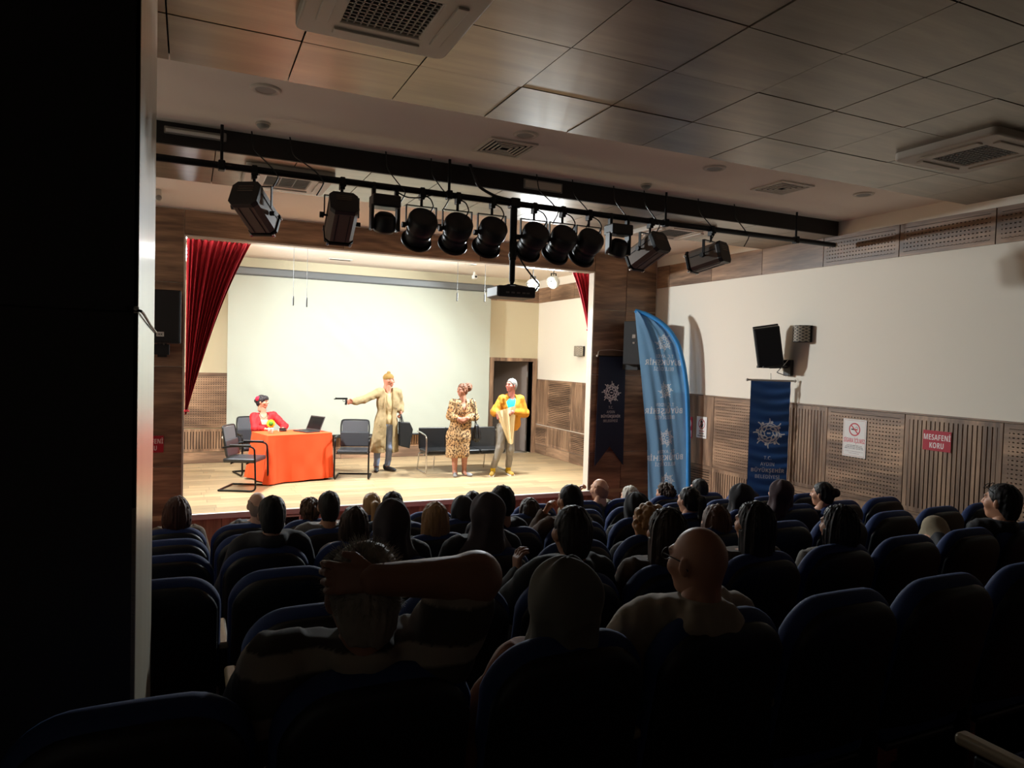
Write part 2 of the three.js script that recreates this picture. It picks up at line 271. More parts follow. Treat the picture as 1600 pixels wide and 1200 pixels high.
{ // fittings on and around the bulkhead
  const t = thing('fluorescent_batten', 'unlit fluorescent batten on the dark bulkhead beside the column', 'lamp', [.03, 4.115, -5.87]);
  mesh('housing', rbox(.42, .05, .03, .006, 0, 0, .016), M.greyPlastic, t); mesh('tube', new THREE.CylinderGeometry(.013, .013, .38, 14).rotateZ(Math.PI / 2).translate(-.01, -.008, .042), M.white, t); mesh('end_cap', rbox(.03, .056, .05, .008, .2, 0, .028), M.greyPlastic, t);
  const h = thing('access_hatch', 'pale access hatch on the dark bulkhead above the middle spotlights', 'hatch', [2.95, 4.1, -5.87]);
  mesh('hatch_frame', rbox(.4, .09, .012, .004, 0, 0, .006), M.greyPlastic, h); mesh('hatch_panel', rbox(.37, .065, .012, .004, 0, 0, .012), M.plastic, h);
  const dets = [[.48, HC, -5.55, 'round smoke detector in front of the dark bulkhead at left'], [3.9, HC, -5.6, 'round smoke detector in front of the dark bulkhead at right']];
  for (const [x, y, z, l] of dets) { const s = thing('smoke_detector', l, 'detector', [x, y, z], 0, 'ceiling smoke detectors'); mesh('base', cyl(.052, .055, .016, 0, -.008, 0, 24), M.plastic, s); mesh('sensor_head', new THREE.LatheGeometry([[0, -.045], [.025, -.043], [.04, -.03], [.046, -.016]].map(p => new THREE.Vector2(...p)), 24), M.greyPlastic, s); }
  const dc = thing('dome_camera', 'dark dome camera hanging between the first two round spotlights', 'camera', [2.8, HC, -8.36]); mesh('base', cyl(.075, .08, .05, 0, -.025, 0, 28), M.plastic, dc); mesh('dome', new THREE.SphereGeometry(.062, 24, 12, 0, Math.PI * 2, Math.PI / 2, Math.PI / 2).translate(0, -.05, 0), M.blackGloss, dc);
  const pir = thing('motion_sensor', 'small pale sensor box on the plaster strip beside the column', 'sensor', [-.33, HC - .06, -8.4]); mesh('body', rbox(.11, .12, .08, .012), M.plastic, pir); mesh('lens', sph(.03, .03, -.03, .04), M.greyPlastic, pir);
  const cam = thing('security_camera', 'small white camera on the stage ceiling above the screen case', 'camera', [5.05, HC, -12.9]); mesh('mount', cyl(.02, .03, .06, 0, -.03, 0, 14), M.white, cam); mesh('body', rbox(.09, .08, .12, .02, 0, -.1, .02), M.white, cam); mesh('lens', cyl(.022, .022, .02, 0, 0, 0, 14).rotateX(Math.PI / 2).translate(0, -.1, .085), M.blackGloss, cam);
  const lv = thing('slot_diffuser', 'long slot air vent in the stage ceiling near the curtain', 'air vent', [2.42, HC, -12.7]); mesh('frame', rbox(.42, .012, .14, .004, 0, -.006, 0), M.plastic, lv); for (const q of [-.035, 0, .035]) mesh('slot', box(.36, .004, .012, 0, -.013, q), M.felt, lv);
}
// ------------------------------------------------------------------ column on the left
{
  const c = struct('column', 'tall column with black front and glossy pale side beside the seats', 'column'), xe = -.13, zn = -2.27, zf = -3.3;
  mesh('column_core', bb(XL, xe - .012, FY, HW, zf, zn - .012), M.columnDark, c);
  mesh('front_cladding', [bb(XL, xe - .002, FY, 2.6, zn - .012, zn), bb(XL, xe - .002, 2.606, HW, zn - .012, zn)], M.columnDark, c);
  mesh('side_cladding', uvm(bb(xe - .012, xe, FY, HW, zf, zn), 2.4, true), M.columnPale, c);
  const w = thing('cable', 'thin dark cable crossing the pale column side', 'cable'); mesh('wire', tube([[-.16, 2.613, zn + .006], [xe + .008, 2.606, zn + .004], [xe + .007, 2.585, -2.8], [xe + .007, 2.57, zf - .01]], .004, 20, 6), M.black, w); mesh('clip', sph(.008, -.135, 2.613, zn + .008, 10), M.white, w);
}
// ------------------------------------------------------------------ stage floodlights (the light of the scene)
const glow = new THREE.MeshStandardMaterial({ color: 0xffffff, emissive: 0xfdfdf6, emissiveIntensity: 6 });
function flood(x, y, z, target, label) {
  const t = thing('floodlight', label, 'floodlight', [x, y, z], 0, 'floodlights on the stage');
  mesh('hanger', [rod([0, .1, 0], [0, HC - y, 0], .008), box(.09, .012, .025, 0, .145, 0), box(.012, .16, .025, .045, .07, 0), box(.012, .16, .025, -.045, .07, 0)], M.blackMetal, t);
  const body = new THREE.LatheGeometry([[0, .1], [.05, .1], [.085, .07], [.11, .02], [.112, -.045], [.104, -.045], [.1, -.03], [0, -.03]].map(p => new THREE.Vector2(...p)), 28).rotateX(Math.PI / 2); // opens to -z
  const h = mesh('housing', body, std(0x9c9c94, .45, { metalness: .3 }), t);
  h.lookAt(V(...target)); h.rotateY(Math.PI);
  for (const q of [-.05, 0, .05]) mesh('lamp_tube', rbox(.16 - Math.abs(q) * .8, .026, .02, .009, 0, q, -.036), glow, h);
  const L = new THREE.RectAreaLight(new THREE.Color().setRGB(.92, 1, 1.03), FLOOD_POWER, .19, .19); const dir = V(...target).sub(V(x, y, z)).normalize();
  L.position.copy(dir.multiplyScalar(.056)); t.add(L); L.lookAt(V(...target));
}
const FZ = -10.75;
flood(5.27, 3.76, FZ, [2.6, .4, -10.4], 'lit floodlight on the right of the stage, just beside the projector');
flood(5.66, 3.84, FZ, [.3, 1.2, -8.6], 'lit floodlight on the right of the stage, next to the small red curtain');
flood(.34, 3.76, FZ, [3.4, .4, -10.5], 'lit floodlight hidden behind the left stage curtain, inner one');
flood(-.06, 3.84, FZ, [6.4, 2.2, -7.6], 'lit floodlight hidden behind the left stage curtain, outer one');
// ------------------------------------------------------------------ projection screen, curtains
{
  const t = thing('projection_screen', 'large white projection screen pulled down behind the actors', 'screen', [3.1, 0, ZB + .22]);
  const g = new THREE.PlaneGeometry(4.96, 2.85, 90, 50), p = g.attributes.position;
  for (let i = 0; i < p.count; i++) { const x = p.getX(i), y = p.getY(i); p.setZ(i, .012 * Math.sin(y * 2.1 + x * 1.3) + .010 * (vn(x * 1.5 + y * 2.5 + 40, y * .8 - x * .9 + 40, 997, 997, 3) - .5) * 2 + .006 * (vn((x + y) * 5 + 90, (y - x) * 1.4 + 90, 997, 997, 4) - .5) * 2); }
  g.computeVertexNormals(); g.translate(0, 2.425, 0); const back = g.clone().scale(1, 1, 1).translate(0, 0, -.006);
  mesh('canvas', [g, back], new THREE.MeshStandardMaterial({ color: 0xaaada0, roughness: .92, side: THREE.DoubleSide }), t);
  mesh('roller_case', rbox(5.06, .14, .15, .03, 0, 3.92, -.03), M.silver, t);
  for (const x of [-2.2, 0, 2.2]) mesh('wall_bracket', box(.05, .05, .1, x, 3.95, -.135), M.steel, t);
  mesh('case_slot', box(5.0, .006, .03, 0, 3.848, 0), M.black, t);
  mesh('weight_bar', new THREE.CylinderGeometry(.018, .018, 5.04, 12).rotateZ(Math.PI / 2).translate(0, .99, 0), M.black, t);
  mesh('bar_cap', sph(.026, -2.53, .99, 0, 12), M.white, t); mesh('bar_cap', sph(.026, 2.53, .99, 0, 12), M.white, t);
}
function curtain(label, xa, xb, ytop, ybot, z, side, folds) {
  const t = thing('stage_curtain', label, 'curtain', [0, 0, z]); const nu = 150, nv = 46, pos = [], idx = [], uv = [];
  for (let j = 0; j <= nv; j++) for (let i = 0; i <= nu; i++) {
    const v = j / nv, u = i / nu, y = ytop + (ybot - ytop) * v, w = Math.pow(1 - v, 1.12) * (1 - .1 * Math.sin(v * Math.PI)) + .02;
    const x = xa + (xb - xa) * u * w, ph = u * folds * Math.PI * 2 + 1.2 * Math.sin(u * 9), am = .035 * (1 - .55 * v);
    pos.push(x + side * .004 * Math.sin(ph * .5), y + (v < .02 ? 0 : .004 * Math.sin(ph)), am * Math.sin(ph) + .012 * Math.sin(ph * 2.3 + 1)); uv.push(u * 2, v * 3);
  }
  for (let j = 0; j < nv; j++) for (let i = 0; i < nu; i++) { const a = j * (nu + 1) + i, b = a + 1, c = a + nu + 1, d = c + 1; idx.push(a, c, b, b, c, d); }
  const g = new THREE.BufferGeometry(); g.setAttribute('position', new THREE.Float32BufferAttribute(pos, 3)); g.setAttribute('uv', new THREE.Float32BufferAttribute(uv, 2)); g.setIndex(idx); g.computeVertexNormals();
  const m = M.velvet.clone(); m.side = THREE.DoubleSide; mesh('drape', g, m, t);
  mesh('rail', bb(Math.min(xa, xb) - .05, Math.max(xa, xb) + .02, ytop, ytop + .025, -.02, .02), M.blackMetal, t);
  mesh('tieback', tube([[xa - side * .03, ybot + .03, .02], [xa + side * .02, ybot + .05, .05], [xa + side * .04, ybot + .04, 0], [xa + side * .01, ybot + .05, -.05], [xa - side * .03, ybot + .03, -.02]], .012, 20, 8), M.velvet, t);
}
curtain('tall crimson velvet curtain swept to the left edge of the stage', -.03, .69, PH + .01, 1.71, ZF - .2, 1, 11);
curtain('narrow crimson velvet curtain at the right edge of the stage', 5.68, 5.35, PH + .01, 2.95, ZF - .2, -1, 5);
// hanging microphones
[[1.364, 3.18, 'leftmost hanging microphone over the stage'], [1.553, 3.17, 'second hanging microphone from the left over the stage'], [3.865, 3.392, 'third hanging microphone from the left over the stage'], [4.336, 3.41, 'rightmost hanging microphone over the stage']].forEach(([x, y, l]) => {
  const t = thing('hanging_microphone', l, 'microphone', [x, y, -10.6], 0, 'microphones hung over the stage'); mesh('cord', cyl(.0028, .0028, HC - y - .12, 0, (HC - y + .12) / 2, 0, 6), M.black, t); mesh('capsule', [cyl(.011, .011, .1, 0, .07, 0, 12), cyl(.008, .011, .02, 0, .13, 0, 12)], M.black, t); mesh('windshield', sph(.012, 0, .014, 0, 10), M.black, t);
});
// ------------------------------------------------------------------ lighting bar with spotlights
const BZ = -5.75, BY = 3.88;
{
  const t = thing('lighting_bar', 'long black lighting pipe hung below the bulkhead', 'lighting bar', [0, BY, BZ]);
  mesh('pipe', new THREE.CylinderGeometry(.027, .027, 6.56 - XL - .05, 16).rotateZ(Math.PI / 2).translate((6.56 + XL + .05) / 2, 0, 0), M.blackMetal, t);
  for (const x of [.21, 2.0, 4.25, 5.98]) mesh('hanger_rod', [cyl(.012, .012, HC - BY, x, (HC - BY) / 2, 0, 10), rbox(.05, .075, .07, .01, x, 0, 0)], M.blackMetal, t);
  mesh('pipe_cap', new THREE.CylinderGeometry(.029, .029, .02, 16).rotateZ(Math.PI / 2).translate(6.57, 0, 0), M.plastic, t);
  for (const [x, a] of [[.52, .1], [.86, .16], [1.52, .06], [1.9, .05], [2.95, .1], [3.3, .08], [3.72, .05], [4.07, .05], [4.75, .07], [5.2, .05]]) mesh('power_cord', tube([[x - a, HC - BY, -.05], [x - a * .8, .16, -.03], [x + .02, .05, .02], [x + .09, -.035, .03], [x + .04, -.14, .02]], .0055, 26, 6), M.black, t);
  mesh('drape_cable', tube([[1.5, -.02, .03], [1.62, -.07, .04], [1.75, -.06, .04], [1.85, -.02, .03]], .006, 16, 6), M.black, t); mesh('drape_cable', tube([[2.2, .3, -.05], [2.28, .12, -.03], [2.42, .045, 0], [2.6, .02, .02]], .014, 20, 8), M.black, t);
}
function yoke(t, w, drop) { mesh('clamp', [rbox(.04, .1, .07, .008, 0, -.02, 0), cyl(.012, .012, .1, 0, -.08, 0, 10), rbox(.05, .02, .03, .005, 0, -.04, .035)], M.blackMetal, t);
  mesh('yoke', [rbox(w, .008, .032, .003, 0, -.125, 0), rbox(.008, drop - .12, .032, .003, -w / 2, -(drop + .12) / 2, 0), rbox(.008, drop - .12, .032, .003, w / 2, -(drop + .12) / 2, 0)], M.blackMetal, t);
  for (const s of [-1]) mesh('tilt_knob', [new THREE.CylinderGeometry(.024, .024, .03, 8).rotateZ(Math.PI / 2).translate(s * (w / 2 + .02), -drop, 0), new THREE.CylinderGeometry(.009, .009, .06, 8).rotateZ(Math.PI / 2).translate(s * (w / 2), -drop, 0)], M.black, t); }
const aim = (g, yaw, pitch, drop) => { g.rotateX(-rad(pitch)); g.rotateY(-rad(yaw)); g.translate(0, -drop, 0); return g; };
function parCan(x, label, yaw = 0, pitch = 45) {
  const t = thing('par_can_spotlight', label, 'spotlight', [x, BY, BZ], 0, 'round spotlights on the lighting bar'), dr = .29; yoke(t, .26, dr); t.children[1].rotation.y = -rad(yaw) * .4;
  const lat = (pts) => new THREE.LatheGeometry(pts.map(p => new THREE.Vector2(p[0], p[1])), 32).rotateX(Math.PI / 2); // lathe y -> z
  mesh('body', aim(lat([[.122, -.005], [.106, -.012], [.106, -.05], [.112, -.055], [.106, -.06], [.106, -.1], [.112, -.105], [.106, -.11], [.106, -.16]]), yaw, pitch, dr), M.black, t).material.side = THREE.DoubleSide;
  mesh('back_dome', aim(lat([[0, .122], [.085, .118], [.113, .104], [.124, .08], [.126, .02], [.122, -.005]]), yaw, pitch, dr), M.black, t);
  mesh('filter_ring', aim(lat([[.105, -.15], [.131, -.15], [.131, -.172], [.108, -.178], [.108, -.15]]), yaw, pitch, dr), M.blackMetal, t);
  mesh('lens', aim(new THREE.CylinderGeometry(.104, .104, .008, 28).rotateX(Math.PI / 2).translate(0, 0, -.14), yaw, pitch, dr), M.steel, t);
  mesh('cable_tail', aim(tube([[.03, .05, .13], [.06, .12, .16], [.05, .2, .12], [.02, .26, .05]], .006, 16, 6), yaw, pitch * .3, dr), M.black, t);
}
[[1.76, 'first round black spotlight from the left, hung right of the boxy moving head'], [2.08, 'second round black spotlight from the left'], [2.4, 'third round black spotlight, immediately left of the projector pole'], [2.81, 'fourth round black spotlight, immediately right of the projector pole'], [3.1, 'fifth round black spotlight from the left'], [3.38, 'rightmost round black spotlight, beside the right boxy moving head']].forEach(([x, l], i) => parCan(x, l, [0, 4, 2, -2, 0, 0][i], 38));
function fresnel(x, label, yaw, pitch, dr = .28) {
  const t = thing('fresnel_spotlight', label, 'spotlight', [x, BY, BZ], 0, 'boxy theatre spotlights on the lighting bar'); yoke(t, .27, dr); for (const c of [1, 2]) t.children[c].rotation.y = -rad(yaw) * .8;
  const oct = (a, b, c) => { const s = new THREE.Shape(); s.moveTo(-a + c, -b); s.lineTo(a - c, -b); s.lineTo(a, -b + c); s.lineTo(a, b - c); s.lineTo(a - c, b); s.lineTo(-a + c, b); s.lineTo(-a, b - c); s.lineTo(-a, -b + c); s.closePath(); return s; };
  const ex = (s, d, z, bv = .004) => new THREE.ExtrudeGeometry(s, { depth: d, bevelEnabled: true, bevelSize: bv, bevelThickness: bv, bevelSegments: 2 }).translate(0, 0, z);
  mesh('body', aim(ex(oct(.105, .1, .03), .3, -.18), yaw, pitch, dr), M.brownMetal, t);
  mesh('back_cover', aim(ex(oct(.108, .103, .032), .035, .125), yaw, pitch, dr), M.black, t);
  mesh('vent_slots', aim(merge([0, 1, 2].map(i => box(.12, .006, .004, 0, .06 - i * .02, .166))), yaw, pitch, dr), M.brownMetal, t);
  mesh('front_frame', aim(merge([ex(oct(.112, .107, .034), .02, -.215)]), yaw, pitch, dr), M.blackMetal, t);
  mesh('lens', aim(new THREE.SphereGeometry(.088, 28, 10, 0, Math.PI * 2, 0, .9).rotateX(-Math.PI / 2).scale(1, 1, .35).translate(0, 0, -.205), yaw, pitch, dr), phys(0xcfd4d6, .08), t);
  mesh('seam', aim(merge([-1, 1].map(s => box(.006, .004, .29, s * .045, -.106, -.03)).concat([-1, 1].map(s => box(.004, .006, .29, s * .111, .03, -.03)))), yaw, pitch, dr), M.black, t);
  mesh('frame_clip', aim(merge([[-.09, -.1], [.09, -.1], [.11, .06], [-.11, .06]].map(p => rbox(.022, .018, .03, .004, p[0], p[1], -.215))), yaw, pitch, dr), M.chrome, t);
  mesh('focus_knob', aim(merge([new THREE.CylinderGeometry(.018, .018, .04, 10).rotateZ(Math.PI / 2).translate(.135, -.02, -.05)]), yaw, pitch, dr), M.black, t);
}
fresnel(.44, 'leftmost boxy theatre spotlight, tilted down to the right', 32, 27); fresnel(1.1, 'second boxy theatre spotlight from the left, aimed at the stage', 2, 35);
fresnel(4.07, 'boxy theatre spotlight second from the right, aimed left', -14, 26); fresnel(4.82, 'rightmost boxy theatre spotlight, aimed left almost level', -24, 14);
function movingHead(x, label) {
  const t = thing('moving_head_light', label, 'spotlight', [x, BY, BZ], 0, 'moving head lights on the lighting bar');
  for (const s of [-1, 1]) mesh('clamp', [rbox(.03, .11, .05, .006, s * .095, -.03, 0)], M.blackMetal, t);
  mesh('base', rbox(.23, .1, .17, .015, 0, -.125, 0), M.black, t);
  for (const s of [-1, 1]) mesh('arm', rbox(.026, .21, .09, .012, s * .108, -.255, 0), M.black, t);
  mesh('head', aim(new THREE.LatheGeometry([[0, .075], [.06, .075], [.085, .05], [.092, 0], [.092, -.05], [.08, -.075], [0, -.07]].map(p => new THREE.Vector2(...p)), 28).rotateX(Math.PI / 2), 0, 62, .29), M.black, t);
  mesh('lens', aim(new THREE.CylinderGeometry(.07, .07, .01, 24).rotateX(Math.PI / 2).translate(0, 0, -.073), 0, 62, .29), M.steel, t);
}
movingHead(1.45, 'boxy black moving head light between second box spotlight and first round spotlight'); movingHead(3.71, 'boxy black moving head light right of the last round spotlight');
{ // projector on its pole
  const t = thing('projector', 'dark projector hanging on a black pole from the lighting bar', 'projector', [2.61, 3.09, BZ]);
  mesh('pole', [cyl(.032, .032, .5, 0, .54, 0, 18), cyl(.026, .026, .24, 0, .22, 0, 18)], M.blackMetal, t); mesh('pole_clamp', rbox(.09, .09, .1, .015, 0, .79, 0), M.blackMetal, t); mesh('pole_collar', cyl(.04, .036, .03, 0, .33, 0, 18), M.blackMetal, t); mesh('ball_joint', [sph(.02, 0, .095, 0), cyl(.045, .045, .012, 0, .07, 0, 18)], M.blackMetal, t);
  const b = mesh('body', rbox(.35, .1, .3, .018, 0, 0, 0), std(0x33353a, .5), t); b.rotation.y = -.08;
  mesh('front_panel', rbox(.05, .09, .29, .01, -.16, 0, 0), std(0x6a6c70, .45), b); mesh('lens', new THREE.CylinderGeometry(.035, .04, .05, 24).rotateX(Math.PI / 2).translate(.09, 0, -.165), M.blackGloss, b); mesh('connector_row', [-.09, -.04, .01, .06, .1].map(x => box(.03, .014, .006, x, -.01, .152)), M.steel, b); mesh('ceiling_bracket', [rod([-.1, .05, .1], [0, .075, 0], .006), rod([.1, .05, .1], [0, .075, 0], .006), rod([-.1, .05, -.1], [0, .075, 0], .006), rod([.1, .05, -.1], [0, .075, 0], .006)], M.blackMetal, b);
  mesh('cable', tube([[.03, .36, .02], [.1, .25, .03], [.17, .16, .05], [.22, .08, .1], [.16, .02, .15]], .008, 24, 8), M.black, t);
}
// ------------------------------------------------------------------ loudspeakers
const grilleTex = canvas(256, 256, (g, w, h) => { g.fillStyle = '#4a4640'; g.fillRect(0, 0, w, h); g.strokeStyle = '#a89c8a'; g.lineWidth = 15; for (let i = -5; i < 10; i++) { g.beginPath(); g.moveTo(i * 51, 0); g.lineTo(i * 51 + h, h); g.stroke(); g.beginPath(); g.moveTo(i * 51, h); g.lineTo(i * 51 + h, 0); g.stroke(); } });
function cabinet(t, w, h, d, logo) {
  mesh('cabinet', rbox(w, h, d, .015), std(0x111112, .75), t); mesh('front_grille', rbox(w - .03, h - .03, .012, .005, 0, 0, d / 2 + .003), std(0x131416, .8), t);
  if (logo) mesh('logo_badge', new THREE.PlaneGeometry(.075, .05).translate(w * -.02, -h / 2 + .1, d / 2 + .0105), new THREE.MeshStandardMaterial({ roughness: .5, map: canvas(96, 64, (g, W, H) => { g.fillStyle = '#c9c9c6'; g.fillRect(0, 0, W, H); g.fillStyle = '#111'; g.font = 'bold 52px sans-serif'; g.textAlign = 'center'; g.fillText('HK', W / 2, 52); }) }), t);
}
{ const t = thing('loudspeaker', 'black loudspeaker on the walnut wall left of the red curtain', 'loudspeaker', [-.28, 2.87, ZF + .33]); cabinet(t, .4, .6, .36, true); mesh('wall_bracket', [box(.16, .12, .2, 0, -.37, -.1), rod([0, -.32, 0], [0, -.3, 0], .03, 12), box(.1, .2, .04, 0, -.36, -.3)], M.black, t);
  const u = thing('loudspeaker', 'tall grey-topped loudspeaker on the walnut wall behind the feather flag', 'loudspeaker', [6.28, 2.8, ZF + .3], .5); cabinet(u, .38, .66, .36); mesh('port_handle', [rbox(.014, .06, .06, .005, -.19, .1, 0), rbox(.014, .03, .04, .005, -.19, 0, 0)], M.brownMetal, u); mesh('wall_bracket', [box(.12, .1, .26, 0, -.36, -.12), rod([.05, -.4, .06], [.05, -.48, .06], .012)], M.blackMetal, u);
  const v = thing('loudspeaker', 'black loudspeaker tilted on a bracket on the cream right wall', 'loudspeaker', [6.5, 2.75, -6.62]); const q = new THREE.Group();
  const cab = mesh('cabinet', rbox(.3, .48, .27, .012), std(0x121213, .65), v); cab.rotation.order = 'YXZ'; cab.rotation.set(.1, -.72, .16); mesh('top_handle', rbox(.3, .02, .05, .006, 0, .245, -.11), M.black, cab); mesh('front_grille', rbox(.27, .45, .012, .004, 0, 0, .137), M.black, cab); mesh('rear_panel', rbox(.16, .4, .01, .004, 0, 0, -.137), M.blackGloss, cab);
  mesh('wall_bracket', [rbox(.05, .2, .12, .008, .245, -.26, .1), rod([.24, -.24, .1], [.02, -.25, .02], .025, 12), rbox(.2, .03, .12, .006, -.02, -.255, 0)], M.black, v); mesh('bracket_arm', [rod([.22, -.16, .12], [.1, -.32, .06], .006), rod([.1, -.32, .06], [.2, -.36, .12], .006)], M.chrome, v);
  const patt = (t2, w, h, d) => { mesh('cabinet', new THREE.CylinderGeometry(w * .62, w * .62, h, 24, 1, false, -.95, 1.9).translate(0, 0, -w * .3).scale(1, 1, d / (w * .32)), std(0x24221f, .6), t2); mesh('grille', new THREE.CylinderGeometry(w * .635, w * .635, h * .94, 24, 1, true, -.93, 1.86).translate(0, 0, -w * .3).scale(1, 1, d / (w * .32)), new THREE.MeshStandardMaterial({ map: grilleTex, roughness: .6, side: THREE.DoubleSide }), t2); mesh('back_plate', box(w * .95, h, .02, 0, 0, 0), M.black, t2); };
  const s = thing('wall_speaker', 'small curved speaker with diamond grille high on the right wall', 'loudspeaker', [XR - .02, 2.905, -6.31], -Math.PI / 2); patt(s, .24, .2, .14);
  const s2 = thing('wall_speaker', 'small curved speaker with diamond grille on the stage side wall', 'loudspeaker', [XR - .02, 2.69, -11.65], -Math.PI / 2); patt(s2, .28, .19, .12);
}
// ------------------------------------------------------------------ emblem and banners
function emblem(g, cx, cy, R, col) {
  g.save(); g.translate(cx, cy); g.strokeStyle = col; g.fillStyle = col; g.lineCap = 'round';
  for (let i = 0; i < 8; i++) { g.save(); g.rotate(i * Math.PI / 4);
    g.lineWidth = R * .075; g.beginPath(); g.ellipse(0, -R * .4, R * .11, R * .2, 1.05, 0, 7); g.stroke();
    g.beginPath(); g.moveTo(-R * .3, -R * .36); g.bezierCurveTo(-R * .1, -R * .62, R * .12, -R * .66, R * .02, -R * .98); g.stroke();
    g.lineWidth = R * .055; g.beginPath(); g.arc(0, 0, R * .66, -Math.PI * .72, -Math.PI * .46); g.stroke();
    g.beginPath(); g.arc(R * .17, -R * .74, R * .085, 0, 7); g.fill(); g.restore(); }
  g.lineWidth = R * .05; g.fillRect(-R * .12, -R * .05, R * .24, R * .1); g.restore();
}
function crestText(g, cx, y, s, col, one) {
  g.fillStyle = col; g.textAlign = 'center';
  if (one) { g.font = `${s * .8}px sans-serif`; g.fillText('T.C. AYDIN', cx, y); g.font = `bold ${s * 1.25}px sans-serif`; g.fillText('BÜYÜKŞEHİR', cx, y + s * 1.25); g.font = `${s * .85}px sans-serif`; g.fillText('BELEDİYESİ', cx, y + s * 2.2); return; }
  g.font = `${s}px sans-serif`; g.fillText('T.C.', cx, y); g.fillText('AYDIN', cx, y + s * 1.35); g.font = `bold ${s * 1.12}px sans-serif`; g.fillText('BÜYÜKŞEHİR', cx, y + s * 2.7); g.font = `${s}px sans-serif`; g.fillText('BELEDİYESİ', cx, y + s * 4);
}
function clothGeo(w, h, nx, ny, fz, outline) { const g = new THREE.PlaneGeometry(w, h, nx, ny), p = g.attributes.position; for (let i = 0; i < p.count; i++) { const x = p.getX(i), y = p.getY(i); p.setZ(i, fz(x / w + .5, y / h + .5)); } g.computeVertexNormals(); return g; }
{ // navy pennant on the front wall
  const t = thing('pennant_banner', 'dark navy swallow-tailed banner with white emblem on the walnut wall', 'banner', [5.96, 2.59, ZF + .05]);
  const W = .48, H = 1.7, s = new THREE.Shape(); s.moveTo(-W / 2, 0); s.lineTo(W / 2, 0); s.lineTo(W / 2 + .02, -H); s.lineTo(0, -H + .3); s.lineTo(-W / 2 - .02, -H); s.closePath();
  const g = new THREE.ExtrudeGeometry(s, { depth: .004, bevelEnabled: false }), p = g.attributes.position, uv = g.attributes.uv; for (let i = 0; i < p.count; i++) uv.setXY(i, p.getX(i) / W + .5, 1 + p.getY(i) / H);
  const tx = canvas(480, 1700, (c, w, h) => { c.fillStyle = '#1f2c44'; c.fillRect(0, 0, w, h); emblem(c, w / 2, 560, 175, '#e6e6e6'); crestText(c, w / 2, 810, 52, '#dcdcdc'); });
  mesh('fabric', g, new THREE.MeshStandardMaterial({ map: tx, roughness: .75 }), t); mesh('rod', new THREE.CylinderGeometry(.009, .009, .56, 10).rotateZ(Math.PI / 2).translate(0, .0, .01), M.blackMetal, t); mesh('rod_end', [sph(.018, -.28, 0, .01, 10), sph(.018, .28, 0, .01, 10)], M.plastic, t); mesh('cord', tube([[-.27, 0, .01], [-.24, .08, 0], [0, .1, -.01], [.24, .08, 0], [.27, 0, .01]], .004, 20, 6), M.plastic, t);
}
{ // blue banner on the right wall
  const t = thing('hanging_banner', 'bright blue long banner with white emblem and lettering below the wall loudspeaker', 'banner', [6.5, 2.32, -6.55], -.62);
  const W = .46, H = 2.0; const tx = canvas(460, 2000, (c, w, h) => { c.fillStyle = '#2f5fa0'; c.fillRect(0, 0, w, h); emblem(c, w / 2, 640, 185, '#f0f0f0'); crestText(c, w / 2, 965, 58, '#f0f0f0'); });
  const g = clothGeo(W, H, 24, 120, (u, v) => .007 * Math.sin(v * 95 + 2 * Math.sin(u * 3)) * (.3 + v) + .006 * Math.sin(v * 31 + u * 4)).translate(0, -H / 2, 0);
  mesh('fabric', g, new THREE.MeshStandardMaterial({ map: tx, roughness: .6, side: THREE.DoubleSide }), t); mesh('back_fabric', clothGeo(W, H, 2, 2, () => -.03).translate(0, -H / 2, 0), std(0x1d3258, .8, { side: THREE.DoubleSide }), t);
  mesh('rod', new THREE.CylinderGeometry(.011, .011, .56, 12).rotateZ(Math.PI / 2).translate(0, .012, 0), M.plastic, t); mesh('rod_end', [sph(.018, -.28, .012, 0, 10), sph(.018, .28, .012, 0, 10)], M.plastic, t); mesh('stand_pole', [cyl(.012, .012, 2.2, 0, -1.12, -.045, 10), rbox(.3, .02, .24, .006, 0, -2.24, -.04)], M.blackMetal, t); mesh('rod_hanger', [rod([.0, .012, 0], [0, .1, -.03], .004), rod([0, .012, 0], [0, -.05, -.045], .006)], M.chrome, t);
}
